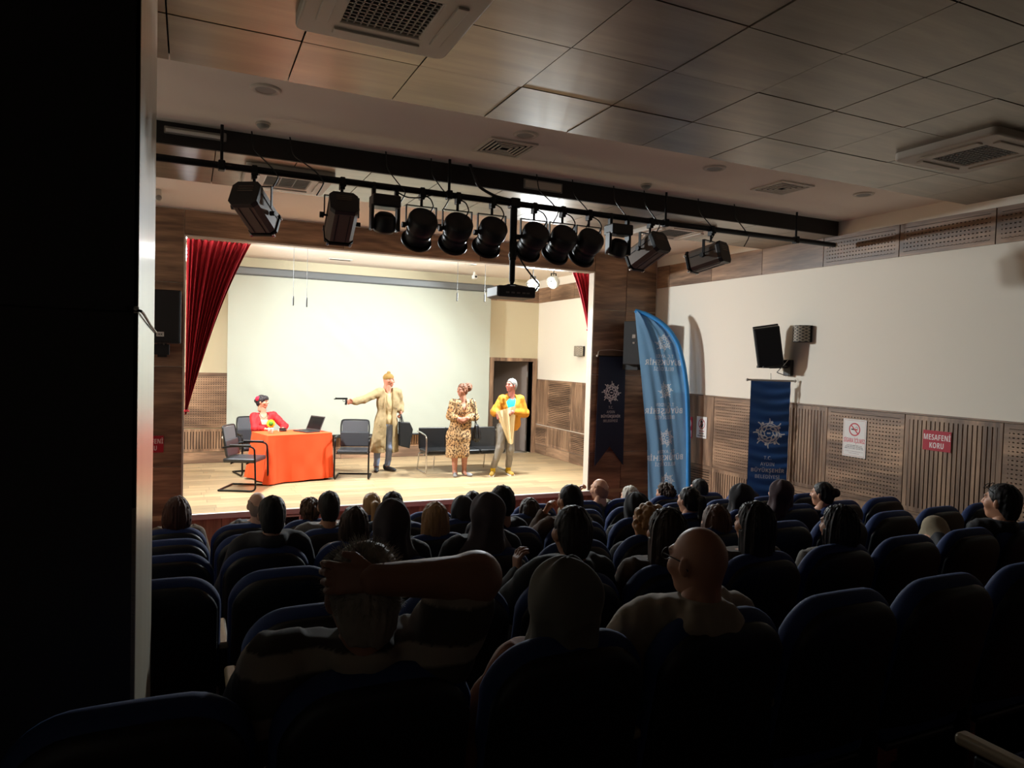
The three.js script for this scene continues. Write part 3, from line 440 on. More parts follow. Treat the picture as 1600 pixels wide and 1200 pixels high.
{ // feather flag seen from behind: lettering reversed
  const z = -8.3, t = thing('feather_flag', 'tall light blue feather flag with reversed white lettering beside the stage', 'flag', [0, 0, z]);
  const right = [[.45, 6.5], [.77, 6.463], [1.5, 6.43], [2.1, 6.38], [2.45, 6.31], [2.76, 6.2], [2.95, 6.05], [3.08, 5.86], [3.16, 5.66], [3.2, 5.46]], left = [[.45, 5.80], [.72, 5.776], [1.4, 5.735], [2.3, 5.61], [3.2, 5.455]];
  const at = (L, y) => { for (let i = 0; i + 1 < L.length; i++) if (y <= L[i + 1][0]) { const f = (y - L[i][0]) / (L[i + 1][0] - L[i][0]); return L[i][1] + (L[i + 1][1] - L[i][1]) * f; } return L[L.length - 1][1]; };
  const warp = (x, y) => { const zz = 8.77 - .61 * (x - 5.46); return [x * zz / 8, 2.5 + (y - 2.5) * zz / 8, -zz - z]; };  // tip further back than the pole
  const Y0 = .45, YH = 2.745;
  const nu = 70, nv = 140, pos = [], uv = [], idx = [];
  for (let j = 0; j <= nv; j++) { const v = j / nv, y = Y0 + YH * v, a = at(left, y), b = at(right, y); for (let i = 0; i <= nu; i++) { const u = i / nu, x = a + (b - a) * u, q = x - 5.46, W0 = warp(x, y);
    const crease = c => { const d = (u - c(v)); return Math.exp(-d * d * 90); };
    pos.push(W0[0], W0[1], W0[2] + .05 * crease(w => .62 - .5 * w + .12) - .045 * crease(w => .78 - .42 * w) + .03 * crease(w => .3 - .15 * w) - .02 * crease(w => .93) + .008 * Math.sin(u * 26 + v * 7)); uv.push(q * .86 + .02, v); } }
  for (let j = 0; j < nv; j++) for (let i = 0; i < nu; i++) { const a = j * (nu + 1) + i; idx.push(a, a + 1, a + nu + 1, a + 1, a + nu + 2, a + nu + 1); }
  const g = new THREE.BufferGeometry(); g.setAttribute('position', new THREE.Float32BufferAttribute(pos, 3)); g.setAttribute('uv', new THREE.Float32BufferAttribute(uv, 2)); g.setIndex(idx); g.computeVertexNormals();
  const tx = canvas(660, 1640, (c, w, h) => { c.fillStyle = '#74acd8'; c.fillRect(0, 0, w, h); for (let k = 0; k < 4; k++) { const cx = [300, 325, 350, 365][k], cy = [240, 640, 1030, 1400][k]; c.save(); c.translate(cx, 0); c.scale(-1, 1); emblem(c, 0, cy, 78, '#e4eef6'); crestText(c, 0, cy + 128, 48, '#e4eef6', true); c.restore(); } });
  mesh('fabric', g, new THREE.MeshPhysicalMaterial({ map: tx, roughness: .8, transmission: .5, thickness: 0, side: THREE.DoubleSide, sheen: .6, sheenColor: new THREE.Color(0xcfe8ff) }), t);
  const pl = right.map(([y, x]) => warp(x + .008, y)); mesh('pole_sleeve', tube(pl, .032, 60, 12), phys(0x2f8ad0, .45, { sheen: .5 }), t); const pb = warp(6.508, .5); mesh('pole', rod([pb[0], FY + .04, pb[2]], pb, .014, 12), M.steel, t); mesh('base', [rbox(.4, .02, .06, .008, pb[0] - .1, FY + .01, pb[2]), rbox(.06, .02, .5, .008, pb[0], FY + .01, pb[2]), cyl(.03, .035, .1, pb[0], FY + .06, pb[2], 14)], M.blackMetal, t);
}
// ------------------------------------------------------------------ signs
function sign(name, label, w, h, draw, place, pxw = 256) { const t = thing(name, label, 'sign'); const m = mesh('print', new THREE.PlaneGeometry(w, h).translate(0, 0, .0026), new THREE.MeshStandardMaterial({ roughness: .6, map: canvas(pxw, Math.round(pxw * h / w), draw) }), t); mesh('board', box(w, h, .005), M.white, t); place(t); return t; }
const putRight = (y, z) => t => { t.position.set(XR - .024, y, z); t.rotation.y = -Math.PI / 2; };
const paper = (g, w, h, c = '#efe9e4') => { g.fillStyle = c; g.fillRect(0, 0, w, h); };
sign('no_smoking_sign', 'white no smoking poster on the perforated wall panel', .3, .42, (g, w, h) => { paper(g, w, h); g.strokeStyle = '#c98'; g.lineWidth = 3; g.strokeRect(12, 12, w - 24, h - 24); const cx = w / 2, cy = h * .27, r = w * .22; g.fillStyle = '#222'; g.fillRect(cx - r * .65, cy - 6, r * .6, 12); g.fillStyle = '#c33'; g.fillRect(cx + r * .1, cy - 6, r * .5, 12); g.strokeStyle = '#555'; g.lineWidth = 4; g.beginPath(); g.moveTo(cx + 10, cy - 12); g.bezierCurveTo(cx + 10, cy - 40, cx + 42, cy - 18, cx + 34, cy - 8); g.stroke(); g.strokeStyle = '#c8283a'; g.lineWidth = 11; g.beginPath(); g.arc(cx, cy, r, 0, 7); g.stroke(); g.beginPath(); g.moveTo(cx - r * .7, cy - r * .7); g.lineTo(cx + r * .7, cy + r * .7); g.stroke(); g.save(); g.translate(cx, h * .62); g.scale(.62, 1.15); g.fillStyle = '#d23a48'; g.font = 'bold 48px sans-serif'; g.textAlign = 'center'; g.fillText('SİGARA İÇİLMEZ', 0, 0); g.restore(); g.fillStyle = '#222'; [[.69, .62], [.73, .74], [.77, .8]].forEach(([y, k]) => { for (let x = w * (1 - k) / 2; x < w * (1 + k) / 2; x += 13) g.fillRect(x, h * y, 4 + 7 * hsh(x | 0, y * 100 | 0, 1), 6); }); g.fillStyle = '#977'; [[.85, .75], [.9, .4]].forEach(([y, k]) => { for (let x = w * (1 - k) / 2; x < w * (1 + k) / 2; x += 11) g.fillRect(x, h * y, 4 + 5 * hsh(x | 0, y * 100 | 0, 2), 4); }); }, putRight(1.73, -5.535));
const keep = (g, w, h) => { paper(g, w, h, '#b81e34'); g.fillStyle = '#f2e6e2'; g.textAlign = 'center'; g.save(); g.translate(w / 2, 0); g.scale(.74, 1); g.font = 'bold 68px sans-serif'; g.fillText('MESAFENİ', 0, h * .47); g.fillText('KORU', 0, h * .87); g.restore(); };
sign('distance_sign', 'red MESAFENİ KORU sign on the grooved right wall panel', .29, .2, keep, putRight(1.81, -4.585));
sign('distance_sign', 'red MESAFENİ KORU sign half hidden beside the column on the left', .29, .2, keep, t => t.position.set(-.4, 1.378, ZF + .024));
sign('stop_sign', 'red and white hand sign partly behind the feather flag', .22, .31, (g, w, h) => { paper(g, w, h, '#c82a3e'); g.fillStyle = '#f2e8e4'; g.beginPath(); g.arc(w / 2, h * .32, w * .38, 0, 7); g.fill(); g.fillStyle = '#c82a3e'; g.beginPath(); g.arc(w / 2, h * .32, w * .28, 0, 7); g.fill(); g.fillStyle = '#f2e8e4'; g.beginPath(); g.ellipse(w / 2, h * .35, w * .12, w * .13, 0, 0, 7); g.fill(); for (const q of [-.09, -.03, .03, .09]) { g.fillRect(w * (.5 + q) - 6, h * .2, 12, h * .13); } g.fillRect(w * .08, h * .64, w * .84, h * .3); g.fillStyle = '#c05a60'; for (const yy of [.7, .82]) for (let x = w * .16; x < w * .8; x += 22) g.fillRect(x, h * yy, 12 + 6 * hsh(x | 0, yy * 100 | 0, 8), h * .07); }, putRight(1.57, -8.42));
sign('prohibition_sign', 'small white sign with a crossed red circle near the feather flag', .22, .31, (g, w, h) => { paper(g, w, h); g.fillStyle = '#444'; g.beginPath(); g.arc(w * .48, h * .24, 26, 0, 7); g.fill(); g.beginPath(); g.ellipse(w * .52, h * .4, 34, 44, .3, 0, 7); g.fill(); g.strokeStyle = '#b22a3a'; g.lineWidth = 13; g.beginPath(); g.arc(w / 2, h * .34, w * .3, 0, 7); g.stroke(); g.beginPath(); g.moveTo(w * .29, h * .49); g.lineTo(w * .71, h * .19); g.stroke(); [[.65, .5, '#b2646a'], [.76, .5, '#444'], [.87, .76, '#333']].forEach(([yy, k, c]) => { g.fillStyle = c; for (let x = w * (1 - k) / 2; x < w * (1 + k) / 2 - 8; x += 17) g.fillRect(x, h * yy, 9 + 5 * hsh(x | 0, yy * 100 | 0, 8), h * .055); }); }, putRight(1.595, -8.105));
// ------------------------------------------------------------------ stage furniture
function armchair(label, pos, turn) {
  const t = thing('visitor_chair', label, 'chair', [pos[0], SY, pos[1]], turn, 'black visitor chairs on the stage');
  const fr = []; for (const s of [-1, 1]) { const x = s * .265; fr.push(tube([[x, .016, -.27], [x, .016, .1], [x, .016, .2], [x, .045, .245], [x, .12, .25], [x, .5, .235], [x, .61, .225], [x, .645, .17], [x, .65, .05], [x, .64, -.12], [x * .93, .62, -.22]], .0135, 60, 10, .35)); }
  fr.push(rod([-.265, .016, -.27], [.265, .016, -.27], .0135, 10)); mesh('frame', fr, M.blackMetal, t);
  for (const s of [-1, 1]) mesh('armrest', rbox(.04, .022, .3, .01, s * .265, .662, .03), M.black, t);
  mesh('seat', rbox(.48, .065, .46, .028, 0, .435, 0, 3), phys(0x26262a, .45), t); mesh('seat_rail', [rod([-.26, .4, .12], [.26, .4, .12], .011), rod([-.26, .4, -.1], [.26, .4, -.1], .011)], M.blackMetal, t);
  const bk = (w, h, d, y) => { const g = rbox(w, h, d, .02, 0, y, 0, 3), p = g.attributes.position; for (let i = 0; i < p.count; i++) { const x = p.getX(i), yy = p.getY(i); p.setZ(i, p.getZ(i) - .2 - (yy - .5) * .16 + x * x * .5); } g.computeVertexNormals(); return g; };
  const b = mesh('backrest', bk(.46, .24, .045, .6), phys(0x2a2a2e, .5), t);
  mesh('mesh_panel', bk(.42, .22, .008, .79), new THREE.MeshPhysicalMaterial({ color: 0x55555a, roughness: .8, transmission: .35, thickness: 0, side: THREE.DoubleSide }), b);
  const rim = []; for (const s of [-1, 1]) rim.push([s * .225, .7, 0]); const bend = ([x, y]) => [x, y, -.2 - (y - .5) * .16 + x * x * .5];
  mesh('back_frame', tube([[-.225, .66], [-.228, .8], [-.215, .895], [-.17, .91], [0, .912], [.17, .91], [.215, .895], [.228, .8], [.225, .66]].map(bend), .013, 50, 8, .3), M.black, b);
  return t;
}
armchair('black cantilever armchair in front of the orange table, facing right', [.76, -10.84], rad(66));
armchair('black cantilever armchair between orange table and man in trench coat', [2.44, -11.38], rad(-18));
armchair('black armchair behind the orange table under the woman in red', [1.0, -12.13], rad(12));
{ // table with orange cloth: FL corner, front edge turned 20 degrees
  const t = thing('table', 'desk fully covered by a plain orange cloth', 'table', [1.5, SY, -11.5], rad(16)), W = 1.02, D = .66, H = .735;
  mesh('tabletop', rbox(W - .02, .03, D - .02, .005, 0, H - .02, 0), std(0x6a4a34, .6), t);
  for (const [x, z] of [[-1, -1], [1, -1], [-1, 1], [1, 1]]) mesh('leg', box(.05, H - .04, .05, x * (W / 2 - .06), (H - .04) / 2, z * (D / 2 - .06)), M.blackMetal, t);
  const c = thing('tablecloth', 'orange cloth hanging to the floor around the desk', 'tablecloth', [1.5, SY, -11.5], rad(16));
  const per = 2 * (W + D), N = 260, NV = 26, pos = [], idx = [], rr = .03;
  const pt = s => { s = ((s % per) + per) % per; if (s < W) return [-W / 2 + s, D / 2, 0, 1]; s -= W; if (s < D) return [W / 2, D / 2 - s, 1, 0]; s -= D; if (s < W) return [W / 2 - s, -D / 2, 0, -1]; s -= W; return [-W / 2, -D / 2 + s, -1, 0]; };
  for (let j = 0; j <= NV; j++) for (let i = 0; i < N; i++) {
    const s = i / N * per, [x, z, nx, nz] = pt(s), v = j / NV, q = Math.max(0, v - .06) / .94; const left = x < -W / 2 + .35 ? 1 : .35;
    const cn = Math.min(Math.abs(Math.abs(x) - W / 2) + Math.abs(Math.abs(z) - D / 2), .2) < .1 ? 1 : .0;
    const o = .006 + q * (.03 + .045 * cn * left + left * .022 * Math.sin(s * 17) + .012 * Math.sin(s * 9 + 1) + .012 * (vn(s * 6, v * 3, 9999, 9999, 8) - .5) * 2); const y = v < .06 ? H + .004 - (1 - Math.sqrt(1 - Math.pow(v / .06, 2))) * .02 : (H - .016) * (1 - q) + (.012 + .02 * (vn(s * 3, 1, 99, 99, 9))) * q;
    const rl = 1 / Math.hypot(nx + (cn ? Math.sign(x) * .7 : 0), nz + (cn ? Math.sign(z) * .7 : 0)); pos.push(x + (nx + (cn ? Math.sign(x) * .7 : 0)) * rl * o, y, z + (nz + (cn ? Math.sign(z) * .7 : 0)) * rl * o);
  }
  for (let j = 0; j < NV; j++) for (let i = 0; i < N; i++) { const a = j * N + i, b = j * N + (i + 1) % N; idx.push(a, a + N, b, b, a + N, b + N); }
  const cI = pos.length / 3; pos.push(0, H + .005, 0); for (let i = 0; i < N; i++) idx.push(cI, i, (i + 1) % N);
  const g = new THREE.BufferGeometry(); g.setAttribute('position', new THREE.Float32BufferAttribute(pos, 3)); g.setIndex(idx); g.computeVertexNormals(); const om = M.orange.clone(); om.side = THREE.DoubleSide; om.bumpMap = null; mesh('cloth', g, om, c);
}
const TT = SY + .742;
{ // laptop
  const t = thing('laptop', 'open black laptop on the orange table, lid towards the right', 'laptop', [1.72, TT, -11.52], rad(-62)); mesh('base', rbox(.36, .018, .25, .005, 0, .009, 0), std(0x2a2627, .5), t); mesh('keyboard', box(.3, .003, .11, 0, .0195, -.02), M.black, t);
  const l = mesh('lid', rbox(.36, .24, .01, .004, 0, .12, 0), std(0x3a2e2c, .45), t); l.position.set(0, .016, -.125); l.rotation.x = -.42; mesh('display', box(.33, .2, .002, 0, .122, .006), std(0x0a0c10, .2), l); mesh('badge', box(.07, .018, .002, -.1, .2, -.006), M.greyPlastic, l);
}
{ // potted flower, phone
  const t = thing('potted_flower', 'small yellow flower with green centre in a white pot', 'flower pot', [1.16, TT, -11.36]); mesh('pot', new THREE.LatheGeometry([[0, 0], [.032, 0], [.04, .05], [.047, .075], [.043, .078], [.036, .06], [0, .055]].map(p => new THREE.Vector2(...p)), 24), M.white, t);
  mesh('stem', rod([0, .05, 0], [0, .14, .02], .005), std(0x3c7a20, .7), t); mesh('flower_centre', new THREE.SphereGeometry(.036, 18, 10).scale(1, 1, .45).translate(0, .15, .04), std(0x4f8f1c, .8), t); for (let i = 0; i < 14; i++) { const p = mesh('petal', new THREE.SphereGeometry(.02, 10, 6).scale(.62, 1.15, .2).translate(0, .044, 0), std(0xf2cf22, .7), t); p.position.set(0, .15, .035); p.rotation.z = i * Math.PI / 7; }
  for (const s of [-1, 1]) { const lf = mesh('leaf', new THREE.SphereGeometry(.03, 10, 6).scale(1, .25, .5).translate(.03, 0, 0), std(0x3c7a20, .7), t); lf.position.set(0, .09, .01); lf.rotation.set(0, s > 0 ? -.4 : 3.4, .5); }
  const ph = thing('telephone', 'black phone on the orange table beside the woman’s hand', 'phone', [1.37, TT, -11.6], .3); mesh('body', rbox(.1, .03, .07, .01, 0, .015, 0), M.black, ph); mesh('handset', [rbox(.12, .02, .025, .01, 0, .042, -.01)], M.blackGloss, ph);
}
{ // black leather bench
  const t = thing('waiting_bench', 'long black leather bench with chrome frame behind the woman in leopard dress', 'bench', [4.4, SY, -11.6]); const w = 1.45;
  for (let i = 0; i < 3; i++) { const x = (i - 1) * w / 3; const b = mesh('backrest', rbox(w / 3 - .006, .37, .05, .018, x, .57, -.22, 3), phys(0x17181a, .32), t); b.rotation.x = -.06; mesh('seat', rbox(w / 3 - .006, .07, .48, .025, x, .36, .02, 3), phys(0x17181a, .34), t); }
  mesh('rail', [rod([-w / 2 - .02, .31, .1], [w / 2 + .02, .31, .1], .014), rod([-w / 2 - .02, .31, -.14], [w / 2 + .02, .31, -.14], .014)], M.steel, t);
  for (const s of [-1, 1]) mesh('side_frame', tube([[s * (w / 2 + .02), .68, -.26], [s * (w / 2 + .02), .68, -.1], [s * (w / 2 + .02), .655, .16], [s * (w / 2 + .02), .62, .255], [s * (w / 2 + .02), .5, .27], [s * (w / 2 + .02), .1, .27], [s * (w / 2 + .02), .025, .25], [s * (w / 2 + .02), .014, .1], [s * (w / 2 + .02), .014, -.24]], .014, 60, 10, .3), M.chrome, t);
  for (const s of [-1, 1]) mesh('rear_leg', [rod([s * (w / 2 + .02), .014, -.24], [s * (w / 2 + .02), .31, -.14], .012), rod([s * (w / 2 - .25), .31, -.1], [s * (w / 2 - .25), .014, -.16], .011)], M.chrome, t);
}
// ------------------------------------------------------------------ theatre seats
const SP = .545, SX0 = .17; const seatX = k => SX0 + SP * (k + .5);
function makeSeat() {
  const t = new THREE.Group();
  // pillow-like slab: rounded outline, rounded edge, tilted back and slightly wrapped
  const slab = (w, h, r, dome, d, bev, y0, z0) => {
    const N = 26, hw = w / 2, pos = [], idx = [];
    for (const side of [1, -1]) for (let j = 0; j <= N; j++) for (let i = 0; i <= N; i++) {
      const u = Math.sin((i / N - .5) * Math.PI), v = (1 - Math.cos(j / N * Math.PI)) / 2, x = u * hw, c = Math.max(0, (Math.abs(x) - (hw - r)) / r), top = h - dome * u * u - r * (1 - Math.sqrt(Math.max(0, 1 - c * c))) * .9;
      const y = v * top, e = Math.max(0, Math.min(hw - Math.abs(x), (top - y) * (1 - .45 * c), y)), q = Math.min(1, e / bev), t = d / 2 * Math.sqrt(Math.max(0, 1 - (1 - q) * (1 - q)));
      const yy = y0 + y, b = Math.max(0, yy - .82); pos.push(x, yy, z0 + side * t - (1 - yy) * .2 - x * x * .45 - b * b * 1.1);
    }
    const M1 = (N + 1) * (N + 1); for (const sd of [0, 1]) for (let j = 0; j < N; j++) for (let i = 0; i < N; i++) { const a = sd * M1 + j * (N + 1) + i, b = a + 1, c = a + N + 1, e = c + 1; if (!sd) idx.push(a, b, c, b, e, c); else idx.push(a, c, b, b, c, e); }
    const g = new THREE.BufferGeometry(); g.setAttribute('position', new THREE.Float32BufferAttribute(pos, 3)); g.setIndex(idx); const m = mergeVertices(g, 1e-5); m.computeVertexNormals(); m.setAttribute('uv', new THREE.Float32BufferAttribute(new Float32Array(m.attributes.position.count * 2).map((_, k) => k % 2 ? m.attributes.position.getY(k >> 1) : m.attributes.position.getX(k >> 1)), 2)); return m;
  };
  mesh('back_cushion', slab(.515, .585, .15, .02, .085, .045, .415, -.062), M.seatBlue, t);
  mesh('back_shell', slab(.485, .548, .14, .02, .05, .03, .42, -.022), M.seatShell, t);
  mesh('seat_cushion', rbox(.46, .11, .45, .045, 0, .4, -.38, 3).rotateX(.0), M.seatBlue, t);
  mesh('seat_pan', rbox(.4, .03, .4, .012, 0, .335, -.36), M.seatShell, t);
  for (const s of [-1, 1]) {
    const side = mesh('side_support', rbox(.035, .6, .3, .012, s * SP / 2, .31, -.3), M.seatShell, t); const k = mesh('armrest', rbox(.048, .035, .36, .014, s * SP / 2, .63, -.32, 3), M.armWood, side); if (s > 0) { side.name = 'side_support'; }
  }
  mesh('foot', [rbox(.05, .02, .34, .006, -SP / 2, .012, -.3), rbox(.05, .02, .34, .006, SP / 2, .012, -.3)], M.blackMetal, t);
  return t;
}
const ORD = ['leftmost', 'second from the left', 'third from the left', 'fourth from the left', 'fifth from the left', 'sixth from the left', 'seventh from the left', 'eighth from the left', 'ninth from the left', 'tenth from the left', 'eleventh from the left', 'twelfth from the left'];
const RN = { A: 'nearest row', B: 'second nearest row', C: 'third nearest row', D: 'third row from the stage', E: 'second row from the stage', F: 'front row by the stage' };
const RC = { A: [-1, 5], B: [0, 8], C: [-1, 10], D: [-1, 10], E: [-1, 10], F: [-1, 10] };
const proto = makeSeat();
{ const s = proto.clone(); s.name = numbered('theatre_seat'); s.position.set(2.19, .88, -.7); s.userData = { label: 'theatre seat of which only an armrest shows at the bottom right corner', category: 'theatre seat', group: 'blue theatre seats in rows' }; scene.add(s); }
for (const k of ['A', 'B', 'C', 'D', 'E', 'F']) { const [d, fy] = ROWS[k], [a, b] = RC[k];
  for (let i = a; i <= b; i++) { const s = proto.clone(); s.name = numbered('theatre_seat'); if (i > a) { const o = s.children.find(c => c.name === 'side_support'); s.remove(o); }   // neighbours share the support between them
    s.position.set(seatX(i), fy, -d); s.userData = { label: `dark blue theatre seat, ${ORD[i - a]} in the ${RN[k]}`, category: 'theatre seat', group: 'blue theatre seats in rows' }; scene.add(s); } }
// ------------------------------------------------------------------ people: signed distance fields meshed by surface nets
const C = (a, b, ra, rb = ra, k = .03) => ({ a, b, ra, rb, k });                       // tapered capsule
const El = (c, r, k = .03, rot, sub) => ({ c, r, k, sub, q: rot ? new THREE.Quaternion().setFromEuler(new THREE.Euler(...rot)).invert() : null });  // ellipsoid
function nets(prims, cell, { cut, color, disp } = {}) {
  let lo = [1e9, 1e9, 1e9], hi = [-1e9, -1e9, -1e9]; const bx = prims.map(p => { const l = [], h = []; for (let i = 0; i < 3; i++) { if (p.c) { const R = p.q ? Math.max(...p.r) : p.r[i]; l[i] = p.c[i] - R; h[i] = p.c[i] + R; } else { l[i] = Math.min(p.a[i] - p.ra, p.b[i] - p.rb); h[i] = Math.max(p.a[i] + p.ra, p.b[i] + p.rb); } if (!p.sub) { lo[i] = Math.min(lo[i], l[i]); hi[i] = Math.max(hi[i], h[i]); } } return [l, h]; });
  const mg = cell * 3 + .02, n = []; for (let i = 0; i < 3; i++) { lo[i] -= mg; hi[i] += mg; n[i] = Math.ceil((hi[i] - lo[i]) / cell) + 1; }
  const [nx, ny, nz] = n, F = new Float32Array(nx * ny * nz).fill(.3), tmp = new THREE.Vector3();
  prims.forEach((p, pi) => {
    const m = p.k + cell * 3, s = [], e = []; for (let i = 0; i < 3; i++) { s[i] = Math.max(0, Math.floor((bx[pi][0][i] - m - lo[i]) / cell)); e[i] = Math.min(n[i] - 1, Math.ceil((bx[pi][1][i] + m - lo[i]) / cell)); }
    let dx, dy, dz, L2; if (p.a) { dx = p.b[0] - p.a[0]; dy = p.b[1] - p.a[1]; dz = p.b[2] - p.a[2]; L2 = dx * dx + dy * dy + dz * dz || 1e-9; }
    for (let k = s[2]; k <= e[2]; k++) for (let j = s[1]; j <= e[1]; j++) for (let i = s[0]; i <= e[0]; i++) {
      const x = lo[0] + i * cell, y = lo[1] + j * cell, z = lo[2] + k * cell; let d;
      if (p.a) { const px = x - p.a[0], py = y - p.a[1], pz = z - p.a[2]; let t = (px * dx + py * dy + pz * dz) / L2; t = t < 0 ? 0 : t > 1 ? 1 : t; const ex = px - t * dx, ey = py - t * dy, ez = pz - t * dz; d = Math.sqrt(ex * ex + ey * ey + ez * ez) - (p.ra + (p.rb - p.ra) * t); }
      else { tmp.set(x - p.c[0], y - p.c[1], z - p.c[2]); if (p.q) tmp.applyQuaternion(p.q); const a = tmp.x / p.r[0], b = tmp.y / p.r[1], c = tmp.z / p.r[2], k0 = Math.sqrt(a * a + b * b + c * c), a2 = a / p.r[0], b2 = b / p.r[1], c2 = c / p.r[2], k1 = Math.sqrt(a2 * a2 + b2 * b2 + c2 * c2); d = k1 < 1e-6 ? -Math.min(...p.r) : k0 * (k0 - 1) / k1; }
      const q = (k * ny + j) * nx + i, f = F[q];
      if (p.sub) { F[q] = Math.max(f, -d); } else { const h = Math.max(p.k - Math.abs(f - d), 0); F[q] = Math.min(f, d) - (p.k > 0 ? h * h / (4 * p.k) : 0); }
    }
  });
  if (cut || disp) for (let k = 0, q = 0; k < nz; k++) for (let j = 0; j < ny; j++) for (let i = 0; i < nx; i++, q++) { if (F[q] > .1) continue; const x = lo[0] + i * cell, y = lo[1] + j * cell, z = lo[2] + k * cell; if (disp) F[q] += disp(x, y, z); if (cut) F[q] = Math.max(F[q], cut(x, y, z)); }
  const vid = new Int32Array(nx * ny * nz).fill(-1), pos = [], idx = [], off = [[0, 0, 0], [1, 0, 0], [0, 1, 0], [1, 1, 0], [0, 0, 1], [1, 0, 1], [0, 1, 1], [1, 1, 1]], ed = [[0, 1], [2, 3], [4, 5], [6, 7], [0, 2], [1, 3], [4, 6], [5, 7], [0, 4], [1, 5], [2, 6], [3, 7]], g8 = new Float32Array(8);
  for (let k = 0; k < nz - 1; k++) for (let j = 0; j < ny - 1; j++) for (let i = 0; i < nx - 1; i++) {
    let ms = 0; for (let c = 0; c < 8; c++) { g8[c] = F[((k + off[c][2]) * ny + j + off[c][1]) * nx + i + off[c][0]]; if (g8[c] < 0) ms++; } if (!ms || ms === 8) continue;
    let sx = 0, sy = 0, sz = 0, m = 0; for (const [a, b] of ed) { const fa = g8[a], fb = g8[b]; if ((fa < 0) === (fb < 0)) continue; const t = fa / (fa - fb); sx += off[a][0] + t * (off[b][0] - off[a][0]); sy += off[a][1] + t * (off[b][1] - off[a][1]); sz += off[a][2] + t * (off[b][2] - off[a][2]); m++; }
    vid[(k * ny + j) * nx + i] = pos.length / 3; pos.push(lo[0] + (i + sx / m) * cell, lo[1] + (j + sy / m) * cell, lo[2] + (k + sz / m) * cell);
  }
  const at = (i, j, k) => vid[(k * ny + j) * nx + i]; const quad = (a, b, c, d, fl) => { if (a < 0 || b < 0 || c < 0 || d < 0) return; if (fl) idx.push(a, b, c, a, c, d); else idx.push(a, c, b, a, d, c); };
  for (let k = 1; k < nz - 1; k++) for (let j = 1; j < ny - 1; j++) for (let i = 1; i < nx - 1; i++) { const q = (k * ny + j) * nx + i, f = F[q] < 0;
    if (f !== F[q + 1] < 0) quad(at(i, j - 1, k - 1), at(i, j, k - 1), at(i, j, k), at(i, j - 1, k), f);
    if (f !== F[q + nx] < 0) quad(at(i - 1, j, k - 1), at(i - 1, j, k), at(i, j, k), at(i, j, k - 1), f);
    if (f !== F[q + nx * ny] < 0) quad(at(i - 1, j - 1, k), at(i, j - 1, k), at(i, j, k), at(i - 1, j, k), f); }
  const g = new THREE.BufferGeometry(); g.setAttribute('position', new THREE.Float32BufferAttribute(pos, 3)); g.setIndex(idx); g.computeVertexNormals();
  if (color) paint(g, color); return g;
}
function paint(g, color) { const p = g.attributes.position, c = new Float32Array(p.count * 3); for (let i = 0; i < p.count; i++) { const q = color(p.getX(i), p.getY(i), p.getZ(i)); c[3 * i] = q[0]; c[3 * i + 1] = q[1]; c[3 * i + 2] = q[2]; } g.setAttribute('color', new THREE.BufferAttribute(c, 3)); return g; }
const lin = h => { const c = new THREE.Color(h); return [c.r, c.g, c.b]; };
// heads are modelled facing +z, centre at the middle of the skull, chin at -0.115, crown at +0.115
function headPrims(f = 0, bun) {
  return [El([0, .022, -.012], [.074, .094, .093], .02), El([0, -.035, .018], [.06, .078, .068], .03), El([0, -.09, .052], [.026, .022, .026], .03), C([-.036, .03, .076], [.036, .03, .076], .012, .012, .02), C([0, .022, .084], [0, -.018, .103], .008, .013, .012), El([-.012, -.022, .092], [.009, .008, .01], .01), El([.012, -.022, .092], [.009, .008, .01], .01), C([-.018, -.055, .078], [.018, -.055, .078], .0075, .0075, .012), C([-.015, -.066, .076], [.015, -.066, .076], .008, .008, .01), El([-.046, -.02, .055], [.022, .024, .024], .025), El([.046, -.02, .055], [.022, .024, .024], .025),
    El([-.03, .012, .09], [.017, .011, .014], 0, null, true), El([.03, .012, .09], [.017, .011, .014], 0, null, true), El([-.03, .012, .073], [.014, .01, .012], .003), El([.03, .012, .073], [.014, .01, .012], .003),
    El([-.077, -.005, -.008], [.01, .031, .019], .008, [0, -.35, 0]), El([.077, -.005, -.008], [.01, .031, .019], .008, [0, .35, 0]), C([0, -.05, -.03], [0, -.14, -.035], .052, .054, .03)];
}
const HEADS = {}; const headGeo = cell => HEADS[cell] || (HEADS[cell] = nets(headPrims(), cell));
const ns = (x, y, z, f, s) => vn((x + z * .7) * f + 500, (y + z * .5) * f + 500, 9973, 9973, s) - .5;
const hairline = (fy = .078, fz = .078, by = -.06, bz = -.03) => { const ly = fy - by, lz = fz - bz, L = Math.hypot(ly, lz), n = [-lz / L, ly / L]; return (x, y, z) => n[0] * (y - fy) + n[1] * (z - fz); };
const HAIRS = {}, hl = hairline();
const skullHair = (s = 1) => [El([0, .03, -.018], [.084 * s, .098 * s, .1 * s], .02), El([0, -.03, -.05], [.07 * s, .07, .06 * s], .03)];
const strand = (x, y, z, a = .006) => a * 2 * ns(Math.atan2(x, z + .02) * .2, y * .1, 0, 90, 5) + a * ns(x, y, z, 60, 6);
